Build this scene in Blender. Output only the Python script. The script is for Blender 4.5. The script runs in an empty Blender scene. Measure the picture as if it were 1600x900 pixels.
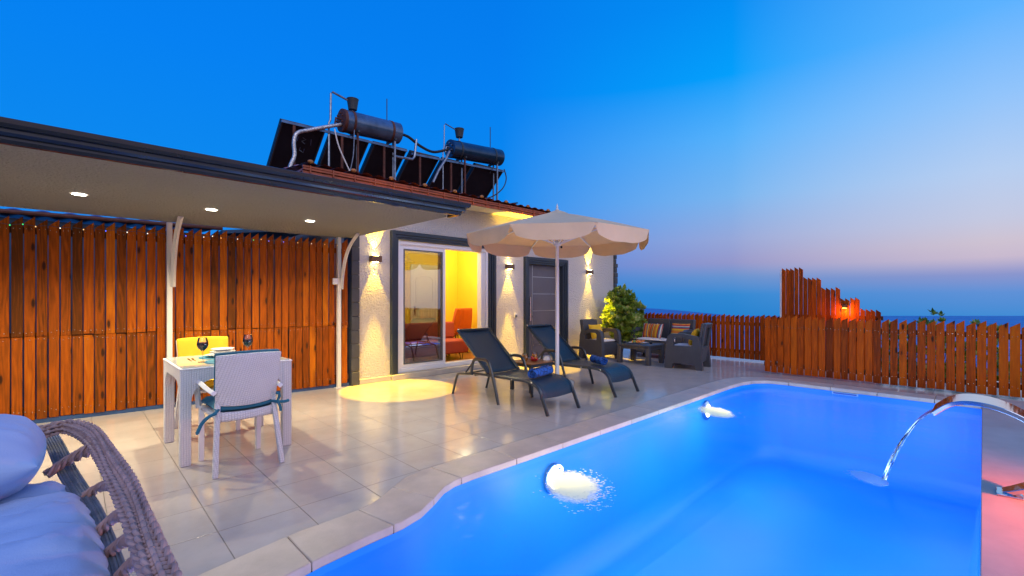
import bpy, bmesh, math, random
from mathutils import Vector, Matrix, noise
from mathutils.geometry import tessellate_polygon
random.seed(7)
C = bpy.context.scene.collection
R = math.radians
PI = math.pi

# ------------------------------------------------------------------ materials
def lin(r, g, b):
    f = lambda c: (c/255/12.92) if c/255 <= 0.04045 else ((c/255+0.055)/1.055)**2.4
    return (f(r), f(g), f(b))

class NT:
    """small wrapper to wire shader nodes"""
    def __init__(s, tree): s.t = tree
    def n(s, typ, **kw):
        nd = s.t.nodes.new(typ)
        for k, v in kw.items():
            if k.startswith('i_'):
                key = k[2:]
                key = int(key) if key.isdigit() else key.replace('_', ' ')
                if isinstance(v, bpy.types.NodeSocket): s.t.links.new(v, nd.inputs[key])
                else: nd.inputs[key].default_value = v
            else: setattr(nd, k, v)
        return nd
    def math(s, op, a, b=0.0, c=None, clamp=False):
        nd = s.t.nodes.new('ShaderNodeMath'); nd.operation = op; nd.use_clamp = clamp
        for i, v in enumerate((a, b, c)):
            if v is None: continue
            if isinstance(v, bpy.types.NodeSocket): s.t.links.new(v, nd.inputs[i])
            else: nd.inputs[i].default_value = v
        return nd.outputs[0]
    def mix(s, fac, a, b, blend='MIX'):
        nd = s.t.nodes.new('ShaderNodeMix'); nd.data_type = 'RGBA'; nd.blend_type = blend
        for k, v in ((0, fac), (6, a), (7, b)):
            if isinstance(v, bpy.types.NodeSocket): s.t.links.new(v, nd.inputs[k])
            elif k == 0: nd.inputs[k].default_value = v
            else: nd.inputs[k].default_value = (*v[:3], 1)
        return nd.outputs[2]
    def ramp(s, fac, stops, interp='LINEAR'):
        nd = s.t.nodes.new('ShaderNodeValToRGB'); cr = nd.color_ramp; cr.interpolation = interp
        while len(cr.elements) < len(stops): cr.elements.new(0.5)
        for e, (p, c) in zip(cr.elements, stops):
            e.position = p; e.color = (*c[:3], 1) if not isinstance(c, (int, float)) else (c, c, c, 1)
        s.t.links.new(fac, nd.inputs[0]); return nd.outputs[0]

def newmat(name):
    m = bpy.data.materials.new(name); m.use_nodes = True
    nt = NT(m.node_tree); b = m.node_tree.nodes['Principled BSDF']
    return m, nt, b
def setc(b, key, v, nt=None):
    if isinstance(v, bpy.types.NodeSocket): nt.t.links.new(v, b.inputs[key])
    elif isinstance(v, (tuple, list)): b.inputs[key].default_value = (*v[:3], 1)
    else: b.inputs[key].default_value = v

def plain(name, col, rough=0.5, metal=0.0, var=0.12, vs=6.0, bump=0.0, bs=200.0, spec=0.5, coat=0.0, rvar=0.08, sheen=0.0):
    m, nt, b = newmat(name)
    tc = nt.n('ShaderNodeTexCoord').outputs['Object']
    nz = nt.n('ShaderNodeTexNoise', i_Vector=tc, i_Scale=vs, i_Detail=6.0, i_Roughness=0.6).outputs[0]
    lo = tuple(max(0, c*(1-var)) for c in col); hi = tuple(min(1, c*(1+var)) for c in col)
    setc(b, 'Base Color', nt.ramp(nz, [(0.3, lo), (0.7, hi)]), nt)
    r = nt.math('ADD', nt.math('MULTIPLY', nz, rvar*2), rough-rvar)
    setc(b, 'Roughness', r, nt); b.inputs['Metallic'].default_value = metal
    b.inputs['Specular IOR Level'].default_value = spec
    b.inputs['Coat Weight'].default_value = coat; b.inputs['Sheen Weight'].default_value = sheen
    if bump:
        n2 = nt.n('ShaderNodeTexNoise', i_Vector=tc, i_Scale=bs, i_Detail=3.0).outputs[0]
        bp = nt.n('ShaderNodeBump', i_Strength=bump, i_Distance=0.01, i_Height=n2)
        nt.t.links.new(bp.outputs[0], b.inputs['Normal'])
    return m

def emis(name, col, st):
    m, nt, b = newmat(name)
    b.inputs['Base Color'].default_value = (*col, 1)
    b.inputs['Emission Color'].default_value = (*col, 1); b.inputs['Emission Strength'].default_value = st
    return m

def wood_mat(name, base, dark, light):
    m, nt, b = newmat(name)
    tc = nt.n('ShaderNodeTexCoord').outputs['Object']
    rn = nt.n('ShaderNodeAttribute', attribute_name='rnd').outputs['Fac']
    sep = nt.n('ShaderNodeSeparateXYZ', i_Vector=tc)
    off = nt.math('MULTIPLY', rn, 37.0)
    z2 = nt.math('ADD', sep.outputs[2], off)
    p1 = nt.n('ShaderNodeCombineXYZ', i_X=nt.math('MULTIPLY', sep.outputs[0], 1.0), i_Y=sep.outputs[1], i_Z=nt.math('MULTIPLY', z2, 0.09)).outputs[0]
    warp = nt.n('ShaderNodeTexNoise', i_Vector=p1, i_Scale=9.0, i_Detail=2.0).outputs[0]
    gx = nt.math('ADD', nt.math('MULTIPLY', sep.outputs[0], 24.0), nt.math('MULTIPLY', warp, 9.0))
    grain = nt.math('SINE', nt.math('MULTIPLY', gx, 5.2))
    fine = nt.n('ShaderNodeTexNoise', i_Vector=nt.n('ShaderNodeCombineXYZ', i_X=nt.math('MULTIPLY', sep.outputs[0], 55.0), i_Y=0.0, i_Z=nt.math('MULTIPLY', z2, 5.0)).outputs[0], i_Scale=1.0, i_Detail=4.0).outputs[0]
    g = nt.math('ADD', nt.math('MULTIPLY', grain, 0.07), nt.math('MULTIPLY', fine, 0.50))
    g = nt.math('ADD', g, nt.math('MULTIPLY', nt.math('SUBTRACT', rn, 0.5), 0.55))
    col = nt.ramp(g, [(0.0, dark), (0.34, base), (0.75, light)])
    # grey weathering towards some board heads and along patches
    wp = nt.n('ShaderNodeTexNoise', i_Vector=nt.n('ShaderNodeCombineXYZ', i_X=nt.math('MULTIPLY', sep.outputs[0], 7.0), i_Y=off, i_Z=nt.math('MULTIPLY', z2, 1.6)).outputs[0], i_Scale=1.0, i_Detail=4.0).outputs[0]
    col = nt.mix(nt.math('MULTIPLY', nt.ramp(wp, [(0.54, 0.0), (0.74, 1.0)]), 0.5), col, dark)
    # knots
    kv = nt.n('ShaderNodeCombineXYZ', i_X=nt.math('ADD', nt.math('MULTIPLY', sep.outputs[0], 11.0), off), i_Y=off, i_Z=nt.math('MULTIPLY', z2, 3.4)).outputs[0]
    vo = nt.n('ShaderNodeTexVoronoi', i_Vector=kv, i_Scale=1.0)
    sel = nt.math('GREATER_THAN', nt.n('ShaderNodeSeparateColor', i_Color=vo.outputs['Color']).outputs[0], 0.40)
    kn = nt.math('MULTIPLY', nt.ramp(vo.outputs['Distance'], [(0.11, 1.0), (0.20, 0.0)]), sel)
    halo = nt.math('MULTIPLY', nt.ramp(vo.outputs['Distance'], [(0.15, 1.0), (0.50, 0.0)]), sel)
    col = nt.mix(nt.math('MULTIPLY', halo, 0.45), col, tuple(c*0.55 for c in base))
    col = nt.mix(nt.math('MULTIPLY', kn, 0.92), col, (0.022, 0.009, 0.004))
    setc(b, 'Base Color', col, nt)
    setc(b, 'Roughness', nt.math('ADD', nt.math('MULTIPLY', fine, 0.3), 0.40), nt); b.inputs['Specular IOR Level'].default_value = 0.12
    bp = nt.n('ShaderNodeBump', i_Strength=0.25, i_Distance=0.004, i_Height=g)
    nt.t.links.new(bp.outputs[0], b.inputs['Normal'])
    return m

def weave_mat(name, col, su=70.0, sv=110.0, rough=0.45, bump=1.0, dark=0.52):
    """woven plastic: rows of little bricks, horizontal rows along object z, columns along x+y"""
    m, nt, b = newmat(name)
    tc = nt.n('ShaderNodeTexCoord').outputs['Object']
    sp = nt.n('ShaderNodeSeparateXYZ', i_Vector=tc)
    u = nt.math('MULTIPLY', nt.math('ADD', sp.outputs[0], sp.outputs[1]), su)
    v = nt.math('MULTIPLY', sp.outputs[2], sv)
    row = nt.math('FLOOR', u)
    v2 = nt.math('ADD', v, nt.math('MULTIPLY', nt.math('MODULO', row, 2.0), 0.5))
    a = nt.math('ABSOLUTE', nt.math('SUBTRACT', nt.math('FRACT', u), 0.5))
    c = nt.math('ABSOLUTE', nt.math('SUBTRACT', nt.math('FRACT', v2), 0.5))
    h = nt.math('SUBTRACT', 1.0, nt.math('MAXIMUM', nt.math('POWER', nt.math('MULTIPLY', a, 2.0), 3.0), nt.math('POWER', nt.math('MULTIPLY', c, 2.0), 3.0)))
    nz = nt.n('ShaderNodeTexNoise', i_Vector=tc, i_Scale=5.0, i_Detail=4.0).outputs[0]
    f = nt.ramp(h, [(0.0, dark), (0.35, 1.0)])
    base = nt.ramp(nz, [(0.3, tuple(x*0.93 for x in col)), (0.7, col)])
    setc(b, 'Base Color', nt.mix(1.0, base, f, 'MULTIPLY'), nt)
    b.inputs['Roughness'].default_value = rough
    bp = nt.n('ShaderNodeBump', i_Strength=bump, i_Distance=0.004, i_Height=h)
    nt.t.links.new(bp.outputs[0], b.inputs['Normal'])
    return m

M = {}
M['white_paint'] = plain('white_paint', (0.74, 0.73, 0.70), 0.38, var=0.04)
M['cream_metal'] = plain('cream_metal', (0.70, 0.67, 0.60), 0.4, var=0.05)
M['anthracite'] = plain('anthracite', (0.022, 0.034, 0.052), 0.34, var=0.1)
M['gutter'] = plain('gutter', (0.008, 0.014, 0.024), 0.2, var=0.15)
M['anthracite_matte'] = plain('anthracite_matte', (0.05, 0.055, 0.065), 0.6, var=0.2, bump=0.3, bs=30)
M['white_pvc'] = plain('white_pvc', (0.72, 0.72, 0.75), 0.25, var=0.02)
M['grey_pvc'] = plain('grey_pvc', (0.09, 0.10, 0.12), 0.25, var=0.05)
M['dark_metal'] = plain('dark_metal', (0.022, 0.030, 0.038), 0.32, metal=0.0, var=0.15, coat=0.3)
M['black'] = plain('black', (0.012, 0.012, 0.014), 0.45)
M['steel'] = plain('steel', (0.62, 0.63, 0.65), 0.07, metal=1.0, var=0.03, rvar=0.02)
M['brushed'] = plain('brushed', (0.55, 0.54, 0.52), 0.3, metal=1.0, var=0.05)
M['copper_lamp'] = plain('copper_lamp', (0.16, 0.085, 0.045), 0.4, metal=0.3)
M['rust'] = plain('rust', (0.10, 0.028, 0.016), 0.7, var=0.5, vs=14)
M['galv'] = plain('galv', (0.26, 0.29, 0.34), 0.38, metal=0.8, var=0.35, vs=18)
M['foil'] = plain('foil', (0.55, 0.52, 0.50), 0.3, metal=0.7, var=0.5, vs=30, bump=0.9, bs=60)
M['tank_blue'] = plain('tank_blue', (0.03, 0.07, 0.13), 0.2, metal=0.6, var=0.3, vs=3)
M['tank_grey'] = plain('tank_grey', (0.09, 0.155, 0.26), 0.2, metal=0.5, var=0.4, vs=4)
M['plastic_dark'] = plain('plastic_dark', (0.03, 0.04, 0.05), 0.5)
M['pipe_black'] = plain('pipe_black', (0.015, 0.016, 0.018), 0.55)
M['screw'] = plain('screw', (0.8, 0.72, 0.55), 0.25, metal=0.9)
M['yellow_cloth'] = plain('yellow_cloth', (0.78, 0.44, 0.012), 0.85, var=0.12, bump=0.3, bs=400)
M['teal_cloth'] = plain('teal_cloth', (0.012, 0.12, 0.19), 0.85, var=0.2, bump=0.3, bs=400)
M['cream_cloth'] = plain('cream_cloth', (0.62, 0.56, 0.50), 0.9, var=0.06, bump=0.2, bs=300)
M['canvas'] = plain('canvas', (0.74, 0.54, 0.32), 0.85, var=0.06, vs=3, bump=0.25, bs=500)
M['red_cloth'] = plain('red_cloth', (0.30, 0.045, 0.025), 0.85, var=0.1)
M['orange_cloth'] = plain('orange_cloth', (0.52, 0.10, 0.012), 0.7, var=0.1)
M['cushion'] = plain('cushion', (0.34, 0.45, 0.68), 0.8, var=0.05, vs=3, bump=0.15, bs=250, sheen=0.2)
M['wicker'] = plain('wicker', (0.40, 0.25, 0.21), 0.42, var=0.28, vs=18)
M['wicker_dark'] = plain('wicker_dark', (0.13, 0.155, 0.19), 0.5, var=0.3, vs=25)
M['rattan_white'] = weave_mat('rattan_white', (0.70, 0.69, 0.70), 60, 72)
M['plastic_white'] = plain('plastic_white', (0.70, 0.69, 0.70), 0.4, var=0.03)
M['rattan_dark'] = weave_mat('rattan_dark', (0.055, 0.057, 0.065), 26, 26, rough=0.42, bump=0.7, dark=0.5)
M['plastic_grey'] = plain('plastic_grey', (0.052, 0.056, 0.066), 0.45, var=0.12, bump=0.15, bs=60)
M['porcelain'] = plain('porcelain', (0.78, 0.76, 0.72), 0.15, var=0.02)
M['placemat'] = plain('placemat', (0.015, 0.17, 0.26), 0.7, var=0.2)
M['wine'] = plain('wine', (0.035, 0.002, 0.006), 0.06, var=0.05)
M['juice'] = plain('juice', (0.75, 0.30, 0.015), 0.2, var=0.1)
M['fruit_red'] = plain('fruit_red', (0.45, 0.02, 0.02), 0.35, var=0.3)
M['fruit_green'] = plain('fruit_green', (0.30, 0.40, 0.05), 0.4, var=0.3)
M['fruit_orange'] = plain('fruit_orange', (0.60, 0.20, 0.02), 0.4, var=0.3)
M['leaf_small'] = plain('leaf_small', (0.05, 0.12, 0.02), 0.5, var=0.4, vs=40)
M['trunk'] = plain('trunk', (0.10, 0.065, 0.04), 0.9, var=0.4, vs=20, bump=0.6, bs=40)
M['concrete_white'] = plain('concrete_white', (0.62, 0.60, 0.58), 0.7, var=0.1, bump=0.2, bs=60)
M['plinth'] = plain('plinth', (0.42, 0.39, 0.36), 0.4, var=0.12)
M['tile_red'] = plain('tile_red', (0.34, 0.070, 0.022), 0.42, var=0.35, vs=9)
M['tile_cap'] = plain('tile_cap', (0.42, 0.16, 0.04), 0.6, var=0.3)  # lighter tile red, the yellow light on the tile ends put into it
M['pale_blue'] = plain('pale_blue', (0.25, 0.5, 0.75), 0.4)
M['inner_yellow'] = plain('inner_yellow', (0.80, 0.55, 0.03), 0.7, var=0.02)
M['inner_door'] = plain('inner_door', (0.78, 0.72, 0.55), 0.4, var=0.02)
M['entry_leaf'] = plain('entry_leaf', (0.11, 0.10, 0.115), 0.35, var=0.15, vs=2)
M['blue_roof'] = plain('blue_roof', (0.02, 0.10, 0.42), 0.4, var=0.15, vs=1.5)
M['teal_roof'] = plain('teal_roof', (0.012, 0.06, 0.13), 0.45, var=0.2)
M['blue_base'] = plain('blue_base', (0.02, 0.06, 0.16), 0.5, var=0.3)
M['fence_wood'] = wood_mat('fence_wood', (0.36, 0.074, 0.002), (0.10, 0.028, 0.002), (0.58, 0.17, 0.004))
M['fence_red'] = wood_mat('fence_red', (0.52, 0.078, 0.001), (0.18, 0.026, 0.001), (0.68, 0.145, 0.002))
M['rail_wood'] = plain('rail_wood', (0.10, 0.035, 0.012), 0.7, var=0.3, vs=12)
M['table_wood'] = plain('table_wood', (0.28, 0.11, 0.035), 0.35, var=0.3, vs=14)
M['terrain'] = plain('terrain', (0.055, 0.075, 0.035), 0.95, var=0.5, vs=0.4)
M['hill'] = plain('hill', (0.03, 0.17, 0.42), 0.95, var=0.15, vs=0.01)  # aerial haze is put into this blue base colour

def stucco(name, col, bscale, bstr, rough=0.75, dist=0.012):
    m, nt, b = newmat(name)
    tc = nt.n('ShaderNodeTexCoord').outputs['Object']
    n1 = nt.n('ShaderNodeTexNoise', i_Vector=tc, i_Scale=bscale, i_Detail=3.0, i_Roughness=0.55).outputs[0]
    n3 = nt.n('ShaderNodeTexNoise', i_Vector=tc, i_Scale=1.3, i_Detail=4.0).outputs[0]
    h = nt.ramp(n1, [(0.38, 0.0), (0.62, 1.0)])
    setc(b, 'Base Color', nt.ramp(n3, [(0.3, tuple(c*0.93 for c in col)), (0.7, col)]), nt)
    b.inputs['Roughness'].default_value = rough
    bp = nt.n('ShaderNodeBump', i_Strength=bstr, i_Distance=dist, i_Height=h)
    nt.t.links.new(bp.outputs[0], b.inputs['Normal'])
    return m
M['stucco'] = stucco('stucco', (0.72, 0.69, 0.69), 38, 1.0, dist=0.02)
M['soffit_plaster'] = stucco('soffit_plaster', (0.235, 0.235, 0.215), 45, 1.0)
M['soffit_white'] = stucco('soffit_white', (0.72, 0.68, 0.60), 50, 0.2)

def tiles_mat():
    m, nt, b = newmat('terrace_tile')
    tc = nt.n('ShaderNodeTexCoord').outputs['Object']
    s = nt.n('ShaderNodeSeparateXYZ', i_Vector=tc)
    P = 0.4285
    u = nt.math('DIVIDE', nt.math('SUBTRACT', s.outputs[0], 0.575), P)
    v = nt.math('DIVIDE', nt.math('SUBTRACT', s.outputs[1], 2.925), 0.408)
    def gl(w):
        f = nt.math('FRACT', w); d = nt.math('MINIMUM', f, nt.math('SUBTRACT', 1.0, f)); return d
    d = nt.math('MINIMUM', gl(u), gl(v))
    grout = nt.ramp(d, [(0.004, 1.0), (0.0085, 0.0)])
    idx = nt.n('ShaderNodeCombineXYZ', i_X=nt.math('FLOOR', u), i_Y=nt.math('FLOOR', v), i_Z=0.0).outputs[0]
    wn = nt.n('ShaderNodeTexWhiteNoise', i_Vector=idx).outputs[0]
    n1 = nt.n('ShaderNodeTexNoise', i_Vector=tc, i_Scale=2.6, i_Detail=7.0, i_Roughness=0.62).outputs[0]
    base = nt.ramp(n1, [(0.28, (0.46, 0.405, 0.35)), (0.72, (0.56, 0.50, 0.435))])
    base = nt.mix(nt.math('MULTIPLY', wn, 0.22), base, (0.36, 0.31, 0.265))
    n5 = nt.n('ShaderNodeTexNoise', i_Vector=tc, i_Scale=0.9, i_Detail=8.0, i_Roughness=0.7).outputs[0]
    base = nt.mix(nt.math('MULTIPLY', nt.ramp(n5, [(0.50, 0.0), (0.68, 1.0)]), 0.30), base, (0.34, 0.29, 0.25))
    n4 = nt.n('ShaderNodeTexNoise', i_Vector=tc, i_Scale=55.0, i_Detail=4.0).outputs[0]
    base = nt.mix(nt.math('MULTIPLY', nt.ramp(n4, [(0.64, 0.0), (0.74, 1.0)]), 0.18), base, (0.22, 0.18, 0.15))
    setc(b, 'Base Color', nt.mix(grout, base, (0.17, 0.14, 0.12)), nt)
    n2 = nt.n('ShaderNodeTexNoise', i_Vector=tc, i_Scale=5.0, i_Detail=5.0).outputs[0]
    r = nt.math('ADD', nt.math('MULTIPLY', n2, 0.12), 0.08)
    setc(b, 'Roughness', nt.math('ADD', r, nt.math('MULTIPLY', grout, 0.5)), nt)
    b.inputs['Specular IOR Level'].default_value = 0.5
    h = nt.math('ADD', nt.math('MULTIPLY', nt.math('SUBTRACT', 1.0, grout), 1.0), nt.math('MULTIPLY', wn, 0.05))
    bp = nt.n('ShaderNodeBump', i_Strength=0.35, i_Distance=0.004, i_Height=h)
    nt.t.links.new(bp.outputs[0], b.inputs['Normal'])
    return m
M['terrace'] = tiles_mat()
M['coping'] = plain('coping', (0.50, 0.41, 0.33), 0.42, var=0.14, vs=5, bump=0.12, bs=90)
M['deck'] = plain('deck', (0.44, 0.38, 0.34), 0.45, var=0.15, vs=2.5, bump=0.12, bs=70)

def basin_mat():
    m, nt, b = newmat('pool_liner')
    tc = nt.n('ShaderNodeTexCoord').outputs['Object']
    n1 = nt.n('ShaderNodeTexNoise', i_Vector=tc, i_Scale=0.7, i_Detail=3.0).outputs[0]
    setc(b, 'Base Color', nt.ramp(n1, [(0.3, (0.001, 0.235, 0.80)), (0.7, (0.001, 0.270, 0.86))]), nt)
    b.inputs['Roughness'].default_value = 0.5
    return m
M['basin'] = basin_mat()

def water_mat():
    m, nt, b = newmat('pool_water')
    t = nt.t; t.nodes.remove(b)
    tc = nt.n('ShaderNodeTexCoord').outputs['Object']
    n1 = nt.n('ShaderNodeTexNoise', i_Vector=tc, i_Scale=2.2, i_Detail=2.0).outputs[0]
    n2 = nt.n('ShaderNodeTexNoise', i_Vector=tc, i_Scale=9.0, i_Detail=2.0).outputs[0]
    h = nt.math('ADD', n1, nt.math('MULTIPLY', n2, 0.16))
    bp = nt.n('ShaderNodeBump', i_Strength=0.30, i_Distance=0.05, i_Height=h)
    fr = nt.n('ShaderNodeFresnel', i_IOR=1.08); t.links.new(bp.outputs[0], fr.inputs['Normal'])
    tr = nt.n('ShaderNodeBsdfTransparent'); tr.inputs[0].default_value = (0.85, 0.94, 1.0, 1)
    gl = nt.n('ShaderNodeBsdfGlossy'); gl.inputs['Roughness'].default_value = 0.14; t.links.new(bp.outputs[0], gl.inputs['Normal'])
    mx = nt.n('ShaderNodeMixShader'); t.links.new(fr.outputs[0], mx.inputs[0])
    t.links.new(tr.outputs[0], mx.inputs[1]); t.links.new(gl.outputs[0], mx.inputs[2])
    t.links.new(mx.outputs[0], t.nodes['Material Output'].inputs[0])
    return m
M['water'] = water_mat()

def sea_mat():
    m, nt, b = newmat('sea_water')
    tc = nt.n('ShaderNodeTexCoord').outputs['Object']
    mp = nt.n('ShaderNodeMapping', i_Vector=tc); mp.inputs['Rotation'].default_value = (0, 0, R(46)); mp.inputs['Scale'].default_value = (0.02, 0.0025, 1)
    n1 = nt.n('ShaderNodeTexNoise', i_Vector=mp.outputs[0], i_Scale=1.0, i_Detail=6.0).outputs[0]
    setc(b, 'Base Color', nt.ramp(n1, [(0.35, (0.02, 0.17, 0.42)), (0.7, (0.05, 0.28, 0.56))]), nt)
    b.inputs['Roughness'].default_value = 0.7; b.inputs['Specular IOR Level'].default_value = 0.12
    n2 = nt.n('ShaderNodeTexNoise', i_Vector=tc, i_Scale=0.3, i_Detail=4.0).outputs[0]
    bp = nt.n('ShaderNodeBump', i_Strength=0.6, i_Distance=1.0, i_Height=n2); nt.t.links.new(bp.outputs[0], b.inputs['Normal'])
    return m
M['sea'] = sea_mat()

def glass_mat(name, refl, tint=(1, 1, 1), rough=0.0):
    m, nt, b = newmat(name); t = nt.t; t.nodes.remove(b)
    fr = nt.n('ShaderNodeFresnel', i_IOR=1.5)
    f = nt.math('ADD', fr.outputs[0], refl, clamp=True)
    tr = nt.n('ShaderNodeBsdfTransparent'); tr.inputs[0].default_value = (*tint, 1)
    gl = nt.n('ShaderNodeBsdfGlossy'); gl.inputs['Roughness'].default_value = rough
    mx = nt.n('ShaderNodeMixShader'); t.links.new(f, mx.inputs[0]); t.links.new(tr.outputs[0], mx.inputs[1]); t.links.new(gl.outputs[0], mx.inputs[2])
    t.links.new(mx.outputs[0], t.nodes['Material Output'].inputs[0]); return m
M['pane'] = glass_mat('pane', 0.26, (0.62, 0.66, 0.68))
M['glass'] = glass_mat('glass', 0.06, (0.95, 0.95, 0.95))
M['fall_water'] = glass_mat('fall_water', 0.05, (0.80, 0.93, 1.0), 0.05)

def glare_mat():  # pool lamp glare put into the colour and opacity of a sheet
    m, nt, b = newmat('glare_or_splash'); b.inputs['Base Color'].default_value = (0.85, 0.70, 0.36, 1); b.inputs['Roughness'].default_value = 0.6
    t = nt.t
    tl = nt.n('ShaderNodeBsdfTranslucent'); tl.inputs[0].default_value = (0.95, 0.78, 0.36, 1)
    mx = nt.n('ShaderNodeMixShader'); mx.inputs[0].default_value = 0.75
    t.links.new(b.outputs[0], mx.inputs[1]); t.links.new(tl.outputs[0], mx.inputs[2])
    dn = nt.n('ShaderNodeAttribute', attribute_name='rnd').outputs['Fac']   # how strong the glare is, fading to the rim
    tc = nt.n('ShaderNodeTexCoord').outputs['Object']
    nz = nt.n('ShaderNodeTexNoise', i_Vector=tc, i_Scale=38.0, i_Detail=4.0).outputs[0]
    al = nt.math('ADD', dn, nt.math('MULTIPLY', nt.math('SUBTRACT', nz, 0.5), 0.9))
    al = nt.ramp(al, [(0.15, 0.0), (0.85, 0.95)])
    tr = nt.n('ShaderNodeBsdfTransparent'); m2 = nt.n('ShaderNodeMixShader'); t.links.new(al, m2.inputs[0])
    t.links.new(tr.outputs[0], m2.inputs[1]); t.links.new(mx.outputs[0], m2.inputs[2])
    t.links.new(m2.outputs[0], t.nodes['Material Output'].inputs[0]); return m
M['glare_or_splash'] = glare_mat()
M['splash_froth'] = glass_mat('splash_froth', 0.30, (0.55, 0.92, 1.0), 0.3)

def leaf_mat():
    m, nt, b = newmat('bush_leaf'); t = nt.t
    rn = nt.n('ShaderNodeAttribute', attribute_name='rnd').outputs['Fac']
    col = nt.ramp(rn, [(0.0, (0.05, 0.11, 0.014)), (0.35, (0.15, 0.25, 0.028)), (0.7, (0.36, 0.44, 0.06)), (1.0, (0.62, 0.60, 0.24))])
    setc(b, 'Base Color', col, nt); b.inputs['Roughness'].default_value = 0.4
    tl = nt.n('ShaderNodeBsdfTranslucent'); t.links.new(col, tl.inputs[0])
    mx = nt.n('ShaderNodeMixShader'); mx.inputs[0].default_value = 0.3
    t.links.new(b.outputs[0], mx.inputs[1]); t.links.new(tl.outputs[0], mx.inputs[2])
    t.links.new(mx.outputs[0], t.nodes['Material Output'].inputs[0]); return m
M['leaf'] = leaf_mat()

def stripe_mat(name, axis, freq):
    m, nt, b = newmat(name)
    s = nt.n('ShaderNodeSeparateXYZ', i_Vector=nt.n('ShaderNodeTexCoord').outputs['Object'])
    f = nt.math('FRACT', nt.math('MULTIPLY', s.outputs[axis], freq))
    O, Y, B, Rr, W = (0.62, 0.20, 0.015), (0.75, 0.42, 0.02), (0.03, 0.10, 0.18), (0.45, 0.03, 0.02), (0.55, 0.50, 0.40)
    col = nt.ramp(f, [(0, O), (0.16, Y), (0.30, Rr), (0.38, B), (0.48, W), (0.54, Rr), (0.66, O), (0.80, B), (0.87, Y), (0.95, Rr)], 'CONSTANT')
    setc(b, 'Base Color', col, nt); b.inputs['Roughness'].default_value = 0.9
    return m
M['stripe_v'] = stripe_mat('stripe_v', 0, 3.4)
M['stripe_h'] = stripe_mat('stripe_h', 2, 4.2)

def towel_mat():
    m, nt, b = newmat('towel_cloth')
    tc = nt.n('ShaderNodeTexCoord').outputs['Object']
    vo = nt.n('ShaderNodeTexVoronoi', i_Vector=tc, i_Scale=13.0, feature='DISTANCE_TO_EDGE').outputs[0]
    f = nt.ramp(vo, [(0.035, 1.0), (0.06, 0.0)])
    setc(b, 'Base Color', nt.mix(f, (0.018, 0.11, 0.42), (0.006, 0.009, 0.025)), nt); b.inputs['Roughness'].default_value = 0.95
    nz = nt.n('ShaderNodeTexNoise', i_Vector=tc, i_Scale=350.0).outputs[0]
    bp = nt.n('ShaderNodeBump', i_Strength=0.6, i_Distance=0.004, i_Height=nz); nt.t.links.new(bp.outputs[0], b.inputs['Normal'])
    return m
M['towel'] = towel_mat()

def sling_mat():
    m, nt, b = newmat('sling_mesh')
    tc = nt.n('ShaderNodeTexCoord').outputs['Object']
    s = nt.n('ShaderNodeSeparateXYZ', i_Vector=tc)
    a = nt.math('SINE', nt.math('MULTIPLY', s.outputs[0], 900.0)); c = nt.math('SINE', nt.math('MULTIPLY', nt.math('ADD', s.outputs[1], s.outputs[2]), 900.0))
    nz = nt.n('ShaderNodeTexNoise', i_Vector=tc, i_Scale=3.0, i_Detail=4.0).outputs[0]
    setc(b, 'Base Color', nt.ramp(nz, [(0.3, (0.007, 0.024, 0.044)), (0.7, (0.012, 0.034, 0.058))]), nt)
    b.inputs['Roughness'].default_value = 0.42
    bp = nt.n('ShaderNodeBump', i_Strength=0.35, i_Distance=0.002, i_Height=nt.math('MULTIPLY', a, c)); nt.t.links.new(bp.outputs[0], b.inputs['Normal'])
    return m
M['sling'] = sling_mat()

def panel_back_mat():
    m, nt, b = newmat('collector_back')
    tc = nt.n('ShaderNodeTexCoord').outputs['Object']
    n1 = nt.n('ShaderNodeTexNoise', i_Vector=tc, i_Scale=2.2, i_Detail=7.0, i_Roughness=0.7).outputs[0]
    n2 = nt.n('ShaderNodeTexNoise', i_Vector=tc, i_Scale=9.0, i_Detail=5.0).outputs[0]
    c = nt.ramp(n1, [(0.3, (0.006, 0.011, 0.022)), (0.7, (0.014, 0.021, 0.036))])
    c = nt.mix(nt.math('MULTIPLY', nt.ramp(n2, [(0.60, 0.0), (0.70, 1.0)]), 0.25), c, (0.05, 0.028, 0.018))
    setc(b, 'Base Color', c, nt); b.inputs['Roughness'].default_value = 0.5; b.inputs['Specular IOR Level'].default_value = 0.3
    return m
M['collector'] = panel_back_mat()

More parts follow.
